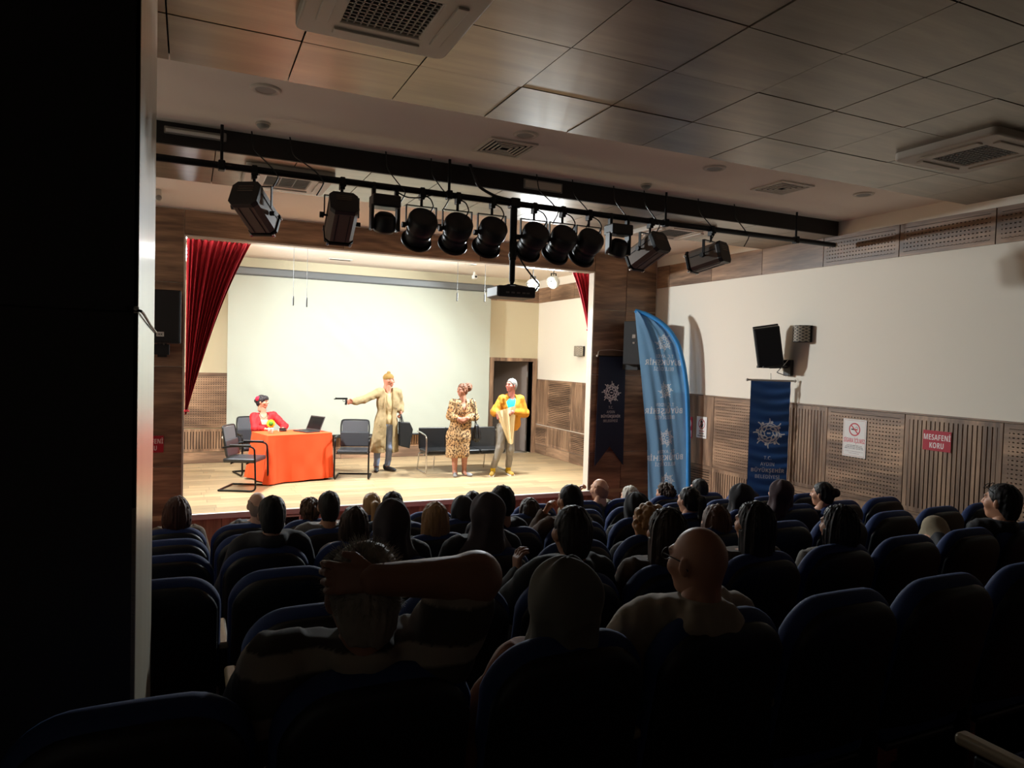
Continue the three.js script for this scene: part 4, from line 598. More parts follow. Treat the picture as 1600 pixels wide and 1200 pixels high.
const HAIRDEF = {
  short: c => nets(skullHair(), c, { disp: (x, y, z) => strand(x, y, z, .005), cut: (x, y, z) => Math.max(hl(x, y, z), -.085 - y) }),
  crop: c => nets([...skullHair(.985), El([0, -.07, -.055], [.056, .05, .04], .03)], c, { disp: (x, y, z) => strand(x, y, z, .004), cut: (x, y, z) => Math.max(hl(x, y, z), -.105 - y + .02 * ns(x, y, z, 50, 3)) }),
  rim: c => nets(skullHair(.95), c, { disp: (x, y, z) => strand(x, y, z, .003), cut: (x, y, z) => Math.max(hl(x, y, z), -.085 - y, (y - .012 - .5 * Math.abs(x) + .03 * ns(x, y, z, 40, 9)) * .8, z - .02) }),
  long: c => nets([...skullHair(1.05), El([0, -.14, -.055], [.098, .2, .055], .05), El([-.07, -.1, -.01], [.03, .14, .05], .04), El([.07, -.1, -.01], [.03, .14, .05], .04)], c, { disp: (x, y, z) => strand(x, y * .25, z, .0065), cut: (x, y, z) => Math.max(y > -.02 ? hl(x, y, z) : z - .035, Math.abs(x) < .06 ? z - .07 : -1) }),
  bob: c => nets([...skullHair(1.06), El([0, -.07, -.04], [.1, .1, .07], .05), El([-.075, -.06, 0], [.03, .09, .055], .04), El([.075, -.06, 0], [.03, .09, .055], .04)], c, { disp: (x, y, z) => strand(x, y * .25, z, .007), cut: (x, y, z) => y > -.01 ? hl(x, y, z) : z - .035 }),
  bun: c => nets([...skullHair(1.0), El([0, .035, -.128], [.045, .042, .04], .015)], c, { disp: (x, y, z) => strand(x, y, z, .005), cut: (x, y, z) => Math.max(hl(x, y, z), -.08 - y) }),
  bigbun: c => nets([...skullHair(1.02), El([0, .06, -.15], [.085, .085, .078], .012)], c, { disp: (x, y, z) => strand(x, y, z, .012), cut: (x, y, z) => Math.max(hl(x, y, z), -.08 - y) }),
  updo: c => nets([...skullHair(1.03), El([0, .07, -.08], [.06, .05, .055], .02), El([.03, .03, -.11], [.04, .04, .04], .01), El([-.03, .02, -.11], [.04, .045, .035], .01)], c, { disp: (x, y, z) => strand(x, y, z, .016), cut: (x, y, z) => Math.max(hl(x, y, z), -.08 - y) }),
  pony: c => nets([...skullHair(1.0), C([0, .05, -.11], [0, .03, -.155], .022, .03, .015), C([0, .03, -.155], [0, -.12, -.15], .034, .03, .02), C([0, -.12, -.15], [.01, -.26, -.12], .03, .012, .02)], c, { disp: (x, y, z) => strand(x, y * .3, z, .006), cut: (x, y, z) => Math.max(y > -.085 || z < -.09 ? -1 : 1, z > -.09 ? hl(x, y, z) : -1) }),
  curly: c => { let s0 = 7; const r = () => (s0 = (s0 * 16807) % 2147483647) / 2147483647; const L = [...skullHair(1.04)]; for (let i = 0; i < 70; i++) { const a = r() * 6.28, b = Math.acos(r() * 1.75 - .75), q = .1; L.push(El([q * Math.sin(b) * Math.cos(a), .01 + q * 1.15 * Math.cos(b), -.03 + q * 1.05 * Math.sin(b) * Math.sin(a)], [.022 + r() * .01, .026, .022], .008)); } for (const s of [-1, 1]) for (let i = 0; i < 9; i++) L.push(El([s * (.08 + .012 * r()), -.03 - .013 * i, -.03 + .04 * (r() - .5)], [.025, .024, .03], .01)); return nets(L, c, { cut: (x, y, z) => Math.max(hl(x, y, z) - .012, z - .075) }); },
  bangs: c => nets([...skullHair(1.02), El([0, .06, .06], [.066, .05, .04], .03), El([-.035, .02, -.105], [.045, .04, .035], .02)], c, { disp: (x, y, z) => strand(x, y * .3, z, .007), cut: (x, y, z) => Math.max(hairline(.038, .09, -.05, -.03)(x, y, z), -.09 - y) }),
  scarf: c => nets([El([0, .022, -.02], [.1, .113, .116], .03), C([0, -.05, -.015], [0, -.17, -.005], .095, .118, .05), El([0, -.225, 0], [.18, .075, .1], .06)], c, { disp: (x, y, z) => { const a = Math.atan2(x, z + .02); return .0035 * Math.sin(a * 4 + y * 26) + (y < -.03 ? .006 : .002) * Math.sin(a * 6 - y * 9 + 1) + .004 * ns(x, y, z, 14, 7); }, cut: (x, y, z) => { const e = Math.hypot(x / .062, (y + .02) / .09) - 1; return Math.max(z > .03 ? -e * .06 : -1, -.26 - y); } }),
  hood: c => nets([El([0, .026, -.02], [.1, .116, .115], .03), C([0, -.05, -.02], [0, -.16, -.03], .092, .11, .05), El([0, -.2, 0], [.14, .07, .09], .05)], c, { disp: (x, y, z) => .004 * Math.sin(Math.atan2(x, z) * 7 + y * 30), cut: (x, y, z) => { const e = Math.hypot(x / .064, (y + .01) / .1) - 1; return Math.max(z > .02 ? -e * .06 : -1, -.24 - y); } }),
  beanie: c => nets([El([0, .05, -.012], [.086, .086, .1], .02), El([0, .142, -.012], [.032, .03, .032], .008)], c, { disp: (x, y, z) => .0025 * Math.sin(Math.atan2(x, z) * 40), cut: (x, y, z) => .03 - y + z * .25 - .0 }),
};
const hairGeo = (k, cell) => HAIRS[k + cell] || (HAIRS[k + cell] = HAIRDEF[k](cell));
const skinM = (h) => phys(0xffffff, .55, { vertexColors: true, sheen: .15 }); const SKINM = skinM();
const mats = {}; const cloth = (h, r = .88) => mats[h + r] || (mats[h + r] = phys(h, r, { sheen: .25, sheenColor: new THREE.Color(h).lerp(new THREE.Color(0xffffff), .3), sheenRoughness: .6 }));
const hairM = h => mats['h' + h] || (mats['h' + h] = phys(h, .58, { sheen: .25, sheenColor: new THREE.Color(h), specularIntensity: .6 }));
const vcloth = phys(0xffffff, .88, { vertexColors: true });
// hand: list of capsules. W wrist, d finger direction, n palm normal (palm faces n), s thumb side (+1 = d x n)
function hand(W, d, n, s, curl = .5, sc = 1, spread = 1) {
  const D = V(...d).normalize(), N = V(...n); N.addScaledVector(D, -N.dot(D)).normalize(); const S = D.clone().cross(N).multiplyScalar(s), w = V(...W), at = (a, b, c) => w.clone().addScaledVector(D, a * sc).addScaledVector(S, b * sc).addScaledVector(N, c * sc).toArray(), L = [];
  for (const b of [-.026, -.008, .01, .027]) L.push(C(at(0.005, b * .6, 0), at(.085, b, 0), .015 * sc, .0125 * sc, .012));
  [[-.028, .055], [-.01, .068], [.01, .074], [.028, .066]].forEach(([b, len], i) => { const c1 = curl * (.9 + .12 * (3 - i)), p0 = [.088, b, .001], p1 = [p0[0] + len * .45 * Math.cos(c1), b * (1 + .15 * spread), p0[2] + len * .45 * Math.sin(c1)], c2 = c1 + curl * 1.2, p2 = [p1[0] + len * .33 * Math.cos(c2), p1[1], p1[2] + len * .33 * Math.sin(c2)], c3 = c2 + curl * .8, p3 = [p2[0] + len * .24 * Math.cos(c3), p1[1], p2[2] + len * .24 * Math.sin(c3)]; L.push(C(at(...p0), at(...p1), .0098 * sc, .009 * sc, .004), C(at(...p1), at(...p2), .009 * sc, .0084 * sc, .003), C(at(...p2), at(...p3), .0084 * sc, .007 * sc, .003)); });
  L.push(C(at(.02, .026, .004), at(.055, .052, .014), .0145 * sc, .0115 * sc, .01), C(at(.055, .052, .014), at(.083, .056, .03 * curl + .012), .011 * sc, .0085 * sc, .003)); return L;
}
function headMat(c, yaw, pitch = 0, roll = 0, s = 1) { return new THREE.Matrix4().compose(V(...c), new THREE.Quaternion().setFromEuler(new THREE.Euler(pitch, yaw, roll, 'YXZ')), V(s, s, s)); }
// figure: group at base pos; parts in local coordinates
function figure({ label, group, pos, turn = 0, skin = '#c98f6e', head, yaw = 0, pitch = 0, roll = 0, hs = 1, bodyPrims, handPrims = [], cell = .012, hcell = .006, hair, hairColor, hairName = 'hair', layers = [], noHeadPaint, extra }) {
  const t = thing('person', label, 'person', pos, turn, group), sc = lin(skin), lip = lin('#a8524a'), HM = headMat(head, yaw, pitch, roll, hs);
  const gs = [nets(bodyPrims, cell), headGeo(hcell).clone()];
  paint(gs[0], () => sc); paint(gs[1], (x, y, z) => (z > .07 && y < -.049 && y > -.073 && Math.abs(x) < .024) ? lip : (z > .07 && Math.abs(y - .012) < .006 && Math.abs(Math.abs(x) - .03) < .01) ? lin('#2a1a14') : (z > .07 && Math.abs(y - .036 + Math.abs(x) * .1) < .005 && Math.abs(Math.abs(x) - .03) < .018) ? lin('#4a3428') : sc); gs[1].applyMatrix4(HM);
  if (handPrims.length) gs.push(paint(nets(handPrims, Math.min(cell, .006)), () => sc));
  const G = mergeGeometries(gs.map(g => g)); mesh('body', G, SKINM, t);
  if (hair) { const h = mesh(hairName, hairGeo(hair, hcell > .007 ? .009 : .006).clone().applyMatrix4(HM), hairColor.isMaterial ? hairColor : hairM(hairColor), t); }
  for (const l of layers) { const g = nets(l.prims, l.cell || cell, { cut: l.cut, color: l.color, disp: l.disp }); mesh(l.name, g, l.mat, t); }
  if (extra) extra(t, HM); return t;
}
// ------------------------------------------------------------------ actors on the stage (figures in local metres, base between the feet)
const fold = (a, f, s) => (x, y, z) => a * (ns(x * 1.6, y * .7, z * 1.6, f, s) * 1.4 + .5 * ns(x, y, z, f * 2.3, s + 1));
const shoeM = (h, r = .5) => cloth(h, r);
function shoes(t, list, m, sole) { for (const [x, z, yaw, L = .27] of list) { const s = mesh('shoe', nets([C([0, .045, -.05], [0, .035, .1], .042, .036, .03), El([0, .03, .13], [.043, .032, .05], .02), El([0, .07, -.06], [.042, .05, .05], .02)], .008, { cut: (a, b) => .008 - b }), m, t); s.position.set(x, 0, z); s.rotation.y = yaw; s.scale.setScalar(L / .27); if (sole) mesh('sole', rbox(.09, .022, .26, .01, 0, .011, .04, 3), sole, s); } }
{ // man in trench coat
  const o = [3.05, SY, -11.9], w = (x, y, z = -11.9) => [x - o[0], y - o[1], z - o[2]];
  const shR = w(2.965, 1.865), elR = w(2.70, 1.755, -11.82), wrR = w(2.50, 1.715, -11.76), shL = w(3.295, 1.865), elL = w(3.375, 1.66, -12.02), wrL = w(3.345, 1.535, -11.86);
  const hd = w(3.135, 2.075);
  const legR = [C(w(3.03, 1.32), w(2.96, .93, -11.86), .085, .062, .03), C(w(2.96, .93, -11.86), w(2.945, .6), .06, .048, .03)], legL = [C(w(3.17, 1.32), w(3.165, .93, -11.86), .085, .062, .03), C(w(3.165, .93, -11.86), w(3.14, .6), .06, .048, .03)];
  figure({
    label: 'man in a long beige trench coat and bobble hat aiming a pistol', pos: o, skin: '#b07058', head: hd, hs: .94, yaw: rad(72), pitch: .05, cell: .011, hcell: .006, hair: 'beanie', hairName: 'bobble_hat', hairColor: cloth('#84652f'),
    bodyPrims: [El(w(3.12, 1.68), [.15, .22, .1], .05), El(w(3.1, 1.35), [.13, .15, .1], .05), C(w(3.12, 1.86), w(3.13, 1.98), .056, .052, .03), C(shR, elR, .045, .04), C(elR, wrR, .038, .027), C(shL, elL, .045, .04), C(elL, wrL, .038, .027), C(w(3.03, 1.32), w(2.96, .93, -11.86), .07, .05), C(w(2.96, .93, -11.86), w(2.945, .58), .048, .036), C(w(3.17, 1.32), w(3.165, .93, -11.86), .07, .05), C(w(3.165, .93, -11.86), w(3.14, .58), .048, .036)],
    handPrims: [...hand(wrR, [-1, .06, .1], [0, -.2, 1], 1, 1.15), C(elR, wrR, .036, .026), ...hand(wrL, [-.1, -1, 0], [-1, -.1, .2], -1, 1.2), C(elL, wrL, .03, .026)],
    layers: [
      { name: 'shirt', mat: cloth('#b29c74'), prims: [El(w(3.12, 1.67), [.165, .23, .13], .05), El(w(3.11, 1.4), [.145, .16, .125], .05), C(w(3.12, 1.86), w(3.125, 1.91), .07, .062, .03)], cut: (x, y, z) => Math.max(1.3 - SY - y, y - (1.915 - SY) + z * .9), disp: fold(.006, 30, 3) },
      { name: 'jeans', mat: cloth('#76829c'), prims: [El(w(3.1, 1.33), [.15, .12, .115], .05), ...legR, ...legL], cut: (x, y) => .085 - y, disp: fold(.008, 26, 9) },
      { name: 'trench_coat', mat: cloth('#947f5a', .8), prims: [El(w(3.125, 1.7), [.2, .22, .15], .06), El(w(3.1, 1.4), [.185, .25, .15], .06), C(w(3.04, 1.3), w(2.985, .86), .15, .135, .06), C(w(3.17, 1.3), w(3.215, .86), .14, .11, .06), C(w(2.97, 1.87), w(3.28, 1.87), .075, .075, .05), C(shR, elR, .076, .066), C(elR, w(2.53, 1.72, -11.77), .064, .06), C(shL, elL, .076, .066), C(elL, w(3.35, 1.565, -11.89), .064, .058), C(w(3.05, 1.9, -11.84), w(3.09, 1.78, -11.77), .028, .02, .02), C(w(3.21, 1.9, -11.84), w(3.18, 1.78, -11.77), .028, .02, .02)], cut: (x, y, z) => { const X = x - .075 - (y < .8 ? .01 : 0), half = y > 1.2 ? .06 + (y - 1.2) * .06 : .06; const open = Math.max(z > -.01 ? -(Math.abs(X) - half) : -1, -1); return Math.max(.325 - y, z > -.01 ? open : -1, y > 1.36 ? .062 - Math.hypot(x - .08, z) : -1); }, disp: fold(.012, 18, 13) },
    ],
    extra: (t, HM) => { shoes(t, [[-.105, .02, -.25], [.1, .02, .55]], shoeM('#1c1c20')); mesh('belt_buckle', rbox(.04, .03, .012, .004, ...w(3.12, 1.315, -11.775)), M.steel, t); for (const [x, y] of [[2.95, 1.32], [2.99, 1.6], [3.24, 1.6]]) mesh('button', cyl(.008, .008, .006, 0, 0, 0, 10).rotateX(Math.PI / 2).translate(...w(x, y, -11.75)), M.brownMetal, t); },
  });
  const p = thing('pistol', 'black pistol in the outstretched hand of the trench coat man', 'pistol', [2.39, 1.735, -11.75]); mesh('slide', rbox(.2, .028, .024, .005, -.085, .038, 0), M.blackMetal, p); mesh('barrel', rod([-.18, .03, 0], [-.205, .03, 0], .009), M.black, p); mesh('grip', rbox(.034, .1, .026, .008, .0, -.02, 0).rotateZ(-.2), M.black, p); mesh('trigger_guard', new THREE.TorusGeometry(.02, .004, 6, 18).translate(-.04, .008, 0), M.black, p); mesh('front_sight', box(.008, .008, .004, -.175, .055, 0), M.black, p);
  const b = thing('handbag', 'black leather bag carried by the trench coat man', 'bag', [3.4, .93, -11.8], .1); const bg = new THREE.Shape(); bg.moveTo(-.07, .04); bg.lineTo(.075, 0); bg.lineTo(.125, .31); bg.lineTo(.07, .42); bg.lineTo(-.085, .43); bg.closePath(); mesh('body', new THREE.ExtrudeGeometry(bg, { depth: .09, bevelEnabled: true, bevelSize: .014, bevelThickness: .014, bevelSegments: 3 }).translate(0, 0, -.045), phys(0x17191b, .42), b);
  for (const z of [-.03, .04]) mesh('handle', tube([[-.075, .42, z], [-.078, .5, z * .6], [-.07, .585, 0], [-.05, .5, z * .6], [-.03, .42, z]], .007, 24, 8), M.black, b);
}
{ // woman in leopard dress
  const o = [4.17, SY, -11.1], w = (x, y, z = -11.1) => [x - o[0], y - o[1], z - o[2]], shR = w(4.03, 1.735), elR = w(3.965, 1.53, -11.06), shL = w(4.36, 1.735), elL = w(4.405, 1.51, -11.06), wR = w(4.06, 1.49, -10.93), wL = w(4.22, 1.5, -10.93);
  const c0 = lin('#a87440'), c1 = lin('#c2a478'), ck = lin('#20140c');
  const leo = (x, y, z) => { const f = 30, X = (x + z * .6) * f + 50, Y = (y + z * .25) * f + 50; let b = 9, b2 = 9; for (let i = -1; i <= 1; i++) for (let j = -1; j <= 1; j++) { const cx = Math.floor(X) + i, cy = Math.floor(Y) + j, dx = cx + hsh(cx, cy, 1) - X, dy = cy + hsh(cx, cy, 2) - Y, d = Math.hypot(dx, dy); if (d < b) { b2 = b; b = d; } else if (d < b2) b2 = d; } return b < .16 ? mix(c0, ck, .3) : b < .42 && hsh(Math.floor(X * 2.3), Math.floor(Y * 2.3), 4) > .2 ? ck : mix(c1, c0, vn(x * 9 + 50, y * 9 + 50, 999, 999, 3)); };
  figure({
    label: 'woman in a leopard print dress with hands clasped and hair in a bun', pos: o, skin: '#ad745c', head: w(4.178, 1.955), hs: .88, yaw: rad(-68), cell: .01, hcell: .006, hair: 'bigbun', hairColor: '#6b4530',
    bodyPrims: [El(w(4.19, 1.6), [.14, .16, .1], .05), El(w(4.16, 1.25), [.17, .2, .12], .05), C(w(4.195, 1.75), w(4.185, 1.87), .052, .048, .03), C(shR, elR, .045, .042), C(elR, wR, .04, .027), C(shL, elL, .045, .042), C(elL, wL, .04, .027), C(w(4.07, 1.2), w(4.075, .86), .08, .058), C(w(4.075, .86), w(4.085, .58), .056, .036), C(w(4.25, 1.2), w(4.25, .86), .08, .058), C(w(4.25, .86), w(4.255, .58), .056, .036), C(w(4.085, .58), w(4.085, .55, -11.02), .034, .026), C(w(4.255, .58), w(4.265, .55, -11.02), .034, .026)],
    handPrims: [...hand(wR, [1, -.15, .2], [0, -.3, -1], -1, .7, .95), ...hand(wL, [-1, -.25, .15], [0, -.3, -1], 1, .75, .95), C(elR, wR, .036, .026), C(elL, wL, .036, .026)],
    layers: [{ name: 'leopard_dress', mat: vcloth, cell: .0085, color: leo, prims: [El(w(4.19, 1.6), [.175, .18, .135], .06), El(w(4.17, 1.4), [.185, .2, .15], .06), El(w(4.145, 1.2), [.215, .2, .165], .06), C(w(4.13, 1.15), w(4.125, .9), .19, .205, .06), C(w(4.04, 1.74), w(4.35, 1.74), .07, .07, .05), C(shR, elR, .07, .066), C(elR, w(4.03, 1.5, -10.97), .062, .05), C(shL, elL, .07, .066), C(elL, w(4.27, 1.505, -10.97), .062, .05)], cut: (x, y, z) => Math.max(.325 + .03 * x - y, y > 1.16 ? .058 - Math.hypot(x - .025, z) - Math.max(0, z) * .0 : -1, z > .05 && y > 1.08 ? (y - 1.08) * .35 - Math.abs(x - .02) : -1), disp: fold(.008, 20, 31) }],
    extra: t => { shoes(t, [[-.09, .04, -.35, .23], [.1, .04, .4, .23]], cloth('#8c8c90', .35)); mesh('watch', new THREE.TorusGeometry(.03, .007, 8, 20).rotateY(Math.PI / 2).translate(...w(4.05, 1.492, -10.94)), M.brownMetal, t); },
  });
  const b = thing('shoulder_bag', 'small black leather bag hanging from the leopard dress woman’s shoulder', 'bag', [4.42, 1.1, -11.0]); mesh('body', nets([El([0, .14, 0], [.07, .15, .05], .03), El([0, .06, 0], [.075, .06, .055], .03)], .008, { disp: (x, y, z) => .006 * Math.sin(x * 130 + y * 8) }), phys(0x1a1a1c, .35), b); mesh('strap', tube([[-.03, .27, 0], [-.04, .42, .03], [-.06, .6, .04], [-.075, .725, -.02], [-.06, .68, -.13], [-.02, .5, -.14], [.02, .27, -.04]], .008, 40, 8), M.black, b);
}
{ // man in yellow jacket
  const o = [4.92, SY, -11.0], w = (x, y, z = -11.0) => [x - o[0], y - o[1], z - o[2]], shR = w(4.875, 1.81), elR = w(4.73, 1.6, -10.98), wR = w(4.73, 1.585, -10.86), shL = w(5.215, 1.81), elL = w(5.285, 1.575, -10.96), wL = w(4.99, 1.61, -10.82);
  const hipR = w(4.88, 1.33), knR = w(4.825, .985, -10.93), anR = w(4.74, .65), hipL = w(5.03, 1.33), knL = w(5.015, .96, -10.93), anL = w(5.025, .63);
  figure({
    label: 'white haired man in a mustard yellow jacket and turquoise shirt', pos: o, skin: '#b46c5e', head: w(5.035, 2.05), hs: .97, yaw: rad(-70), pitch: -.08, cell: .011, hcell: .006, hair: 'short', hairColor: '#7c7975',
    bodyPrims: [El(w(5.04, 1.62), [.15, .22, .11], .05), El(w(4.97, 1.33), [.14, .14, .11], .05), C(w(5.045, 1.82), w(5.04, 1.96), .058, .055, .03), C(shR, elR, .046, .042), C(elR, wR, .04, .03), C(shL, elL, .046, .042), C(elL, wL, .04, .03), C(hipR, knR, .075, .055), C(knR, anR, .052, .036), C(hipL, knL, .075, .055), C(knL, anL, .052, .036)],
    handPrims: [...hand(wR, [.1, -1, .3], [1, 0, -.1], 1, 1), ...hand(wL, [-1, -.1, .1], [0, -.6, -1], 1, 1), C(elR, wR, .036, .028), C(elL, wL, .036, .028)],
    layers: [
      { name: 'turquoise_shirt', mat: cloth('#1fc3d6'), prims: [El(w(5.035, 1.65), [.165, .21, .122], .05), El(w(4.99, 1.4), [.15, .15, .115], .05), C(w(5.04, 1.82), w(5.04, 1.87), .075, .068, .03)], cut: (x, y, z) => Math.max(1.36 - SY - y, y - 1.345 + z * .8) },
      { name: 'trousers', mat: cloth('#8b8378'), prims: [El(w(4.96, 1.32), [.16, .12, .13], .05), C(hipR, knR, .092, .07), C(knR, anR, .066, .052), C(hipL, knL, .092, .07), C(knL, anL, .066, .052)], cut: (x, y) => .125 - y, disp: fold(.009, 22, 41) },
      { name: 'socks', mat: cloth('#d8b020'), prims: [C(anR, w(4.735, .585), .042, .044), C(anL, w(5.027, .575), .042, .044)] },
      { name: 'yellow_jacket', mat: cloth('#bf7c0e', .8), prims: [El(w(5.045, 1.66), [.2, .22, .155], .06), El(w(5.03, 1.42), [.195, .2, .16], .06), C(w(4.88, 1.81), w(5.2, 1.81), .078, .078, .05), C(shR, elR, .08, .072), C(elR, w(4.73, 1.595, -10.89), .07, .055), C(shL, elL, .08, .075), C(elL, w(5.03, 1.605, -10.84), .07, .052), El(w(5.06, 1.84, -11.09), [.13, .07, .07], .04)], cut: (x, y, z) => Math.max(.76 - y + Math.max(0, -(x - .1)) * .5, z > .06 ? Math.min(.012 + Math.max(0, y - 1.0) * .28, .1) - Math.abs(x - .075 - (y - 1.2) * .1) : -1, y > 1.3 ? .07 - Math.hypot(x - .12, z - .01) : -1), disp: fold(.014, 17, 51) },
    ],
    extra: t => shoes(t, [[-.2, .02, -.5], [.11, .02, -.05]], cloth('#b08a3a'), M.white),
  });
  const c = thing('folded_garment', 'cream coat held bunched in front of the yellow jacket man', 'garment', [4.89, 1.06, -10.8]); const g = new THREE.PlaneGeometry(1, 1, 40, 50), p = g.attributes.position; for (let i = 0; i < p.count; i++) { const u = p.getX(i) + .5, v = .5 - p.getY(i), ym = 1 - v; const xl = -.2 + v * .24, xr = .16 - v * .03, x = xl + (xr - xl) * u; p.setXYZ(i, x, .56 * ym + .09 * u * ym - (u < .5 ? .0 : .0) + .05 * Math.abs(u - .55) * v, .012 * Math.sin(u * 15 + v * 2) * (1 - .3 * v) + .018 * Math.sin(u * 5)); } g.computeVertexNormals(); const g2 = g.clone().translate(0, 0, -.035); mesh('cloth', [g, g2], new THREE.MeshStandardMaterial({ color: 0xeed9aa, roughness: .88, side: THREE.DoubleSide }), c); mesh('seam', tube([[.05, .6, .045], [.03, .35, .05], [.06, .1, .045]], .004, 20, 6), std(0xa88a50, .8), c);
}
{ // seated woman in red
  const o = [1.1, SY, -12.02], w = (x, y, z = -12.02) => [x - o[0], y - o[1], z - o[2]], shR = w(.965, 1.465), elR = w(.975, 1.29, -11.86), wR = w(1.12, 1.285, -11.74), shL = w(1.27, 1.485), elL = w(1.43, 1.31, -11.9), wL = w(1.385, 1.285, -11.75);
  figure({
    label: 'woman in a red cardigan with a red hair flower seated behind the orange table', pos: o, skin: '#bc876c', head: w(1.1, 1.7), hs: .88, yaw: rad(58), cell: .01, hcell: .006, hair: 'bangs', hairColor: '#2c2426',
    bodyPrims: [El(w(1.11, 1.35), [.13, .17, .09], .05), El(w(1.11, 1.1), [.15, .15, .12], .05), C(w(1.115, 1.48), w(1.105, 1.62), .048, .045, .03), C(shR, elR, .04, .038), C(elR, wR, .036, .025), C(shL, elL, .04, .038), C(elL, wL, .036, .025), C(w(1.03, 1.02), w(1.03, 1.0, -11.72), .07, .055), C(w(1.03, 1.0, -11.72), w(1.03, .6, -11.7), .05, .04), C(w(1.2, 1.02), w(1.2, 1.0, -11.72), .07, .055), C(w(1.2, 1.0, -11.72), w(1.2, .6, -11.7), .05, .04)],
    handPrims: [...hand(wR, [1, -.05, .2], [0, -1, 0], 1, .3, .9), ...hand(wL, [-.5, -.05, 1], [0, -1, 0], -1, .3, .9)],
    layers: [{ name: 'cream_top', mat: cloth('#d8c0a4'), prims: [El(w(1.115, 1.36), [.14, .17, .105], .05)], cut: (x, y, z) => Math.max(y - .93 + Math.max(0, z) * .4, .7 - y) },
      { name: 'red_cardigan', mat: cloth('#b00c14', .75), prims: [El(w(1.115, 1.35), [.16, .17, .12], .05), El(w(1.115, 1.15), [.16, .15, .13], .05), C(w(.985, 1.46), w(1.25, 1.475), .062, .062, .05), C(shR, elR, .062, .06), C(elR, w(1.085, 1.287, -11.77), .056, .045), C(shL, elL, .062, .06), C(elL, w(1.39, 1.287, -11.79), .056, .045)], cut: (x, y, z) => Math.max(.5 - y, z > .02 && y > .82 ? .035 + (y - .82) * .25 - Math.abs(x - .02) : -1, y > .94 ? .058 - Math.hypot(x - .012, z) : -1), disp: fold(.009, 22, 61) },
      { name: 'skirt', mat: cloth('#b00a30'), prims: [El(w(1.11, 1.05), [.17, .12, .15], .05), C(w(1.03, 1.02), w(1.03, 1.0, -11.72), .085, .075), C(w(1.2, 1.02), w(1.2, 1.0, -11.72), .085, .075), El(w(1.16, 1.24, -11.9), [.1, .05, .06], .03)] }],
    extra: (t, HM) => { const f = mesh('hair_flower', nets([0, 1, 2, 3, 4, 5, 6].map(i => El([.02 * Math.cos(i * 1.05), .02 * Math.sin(i * 1.05), 0], [.022, .022, .018], .004)).concat([El([0, 0, .012], [.018, .018, .014], .004)]), .006), cloth('#d81838'), t); f.position.copy(V(-.07, .06, -.06).applyMatrix4(HM)); mesh('necklace', tube([[-.05, 1.0, .0], [-.03, .95, .085], [.015, .925, .105], [.06, .95, .085], [.075, 1.0, 0]].map(p => p), .0035, 24, 6), M.black, t); shoes(t, [[-.07, .32, 0, .23], [.1, .32, 0, .23]], shoeM('#221a1c')); },
  });
}
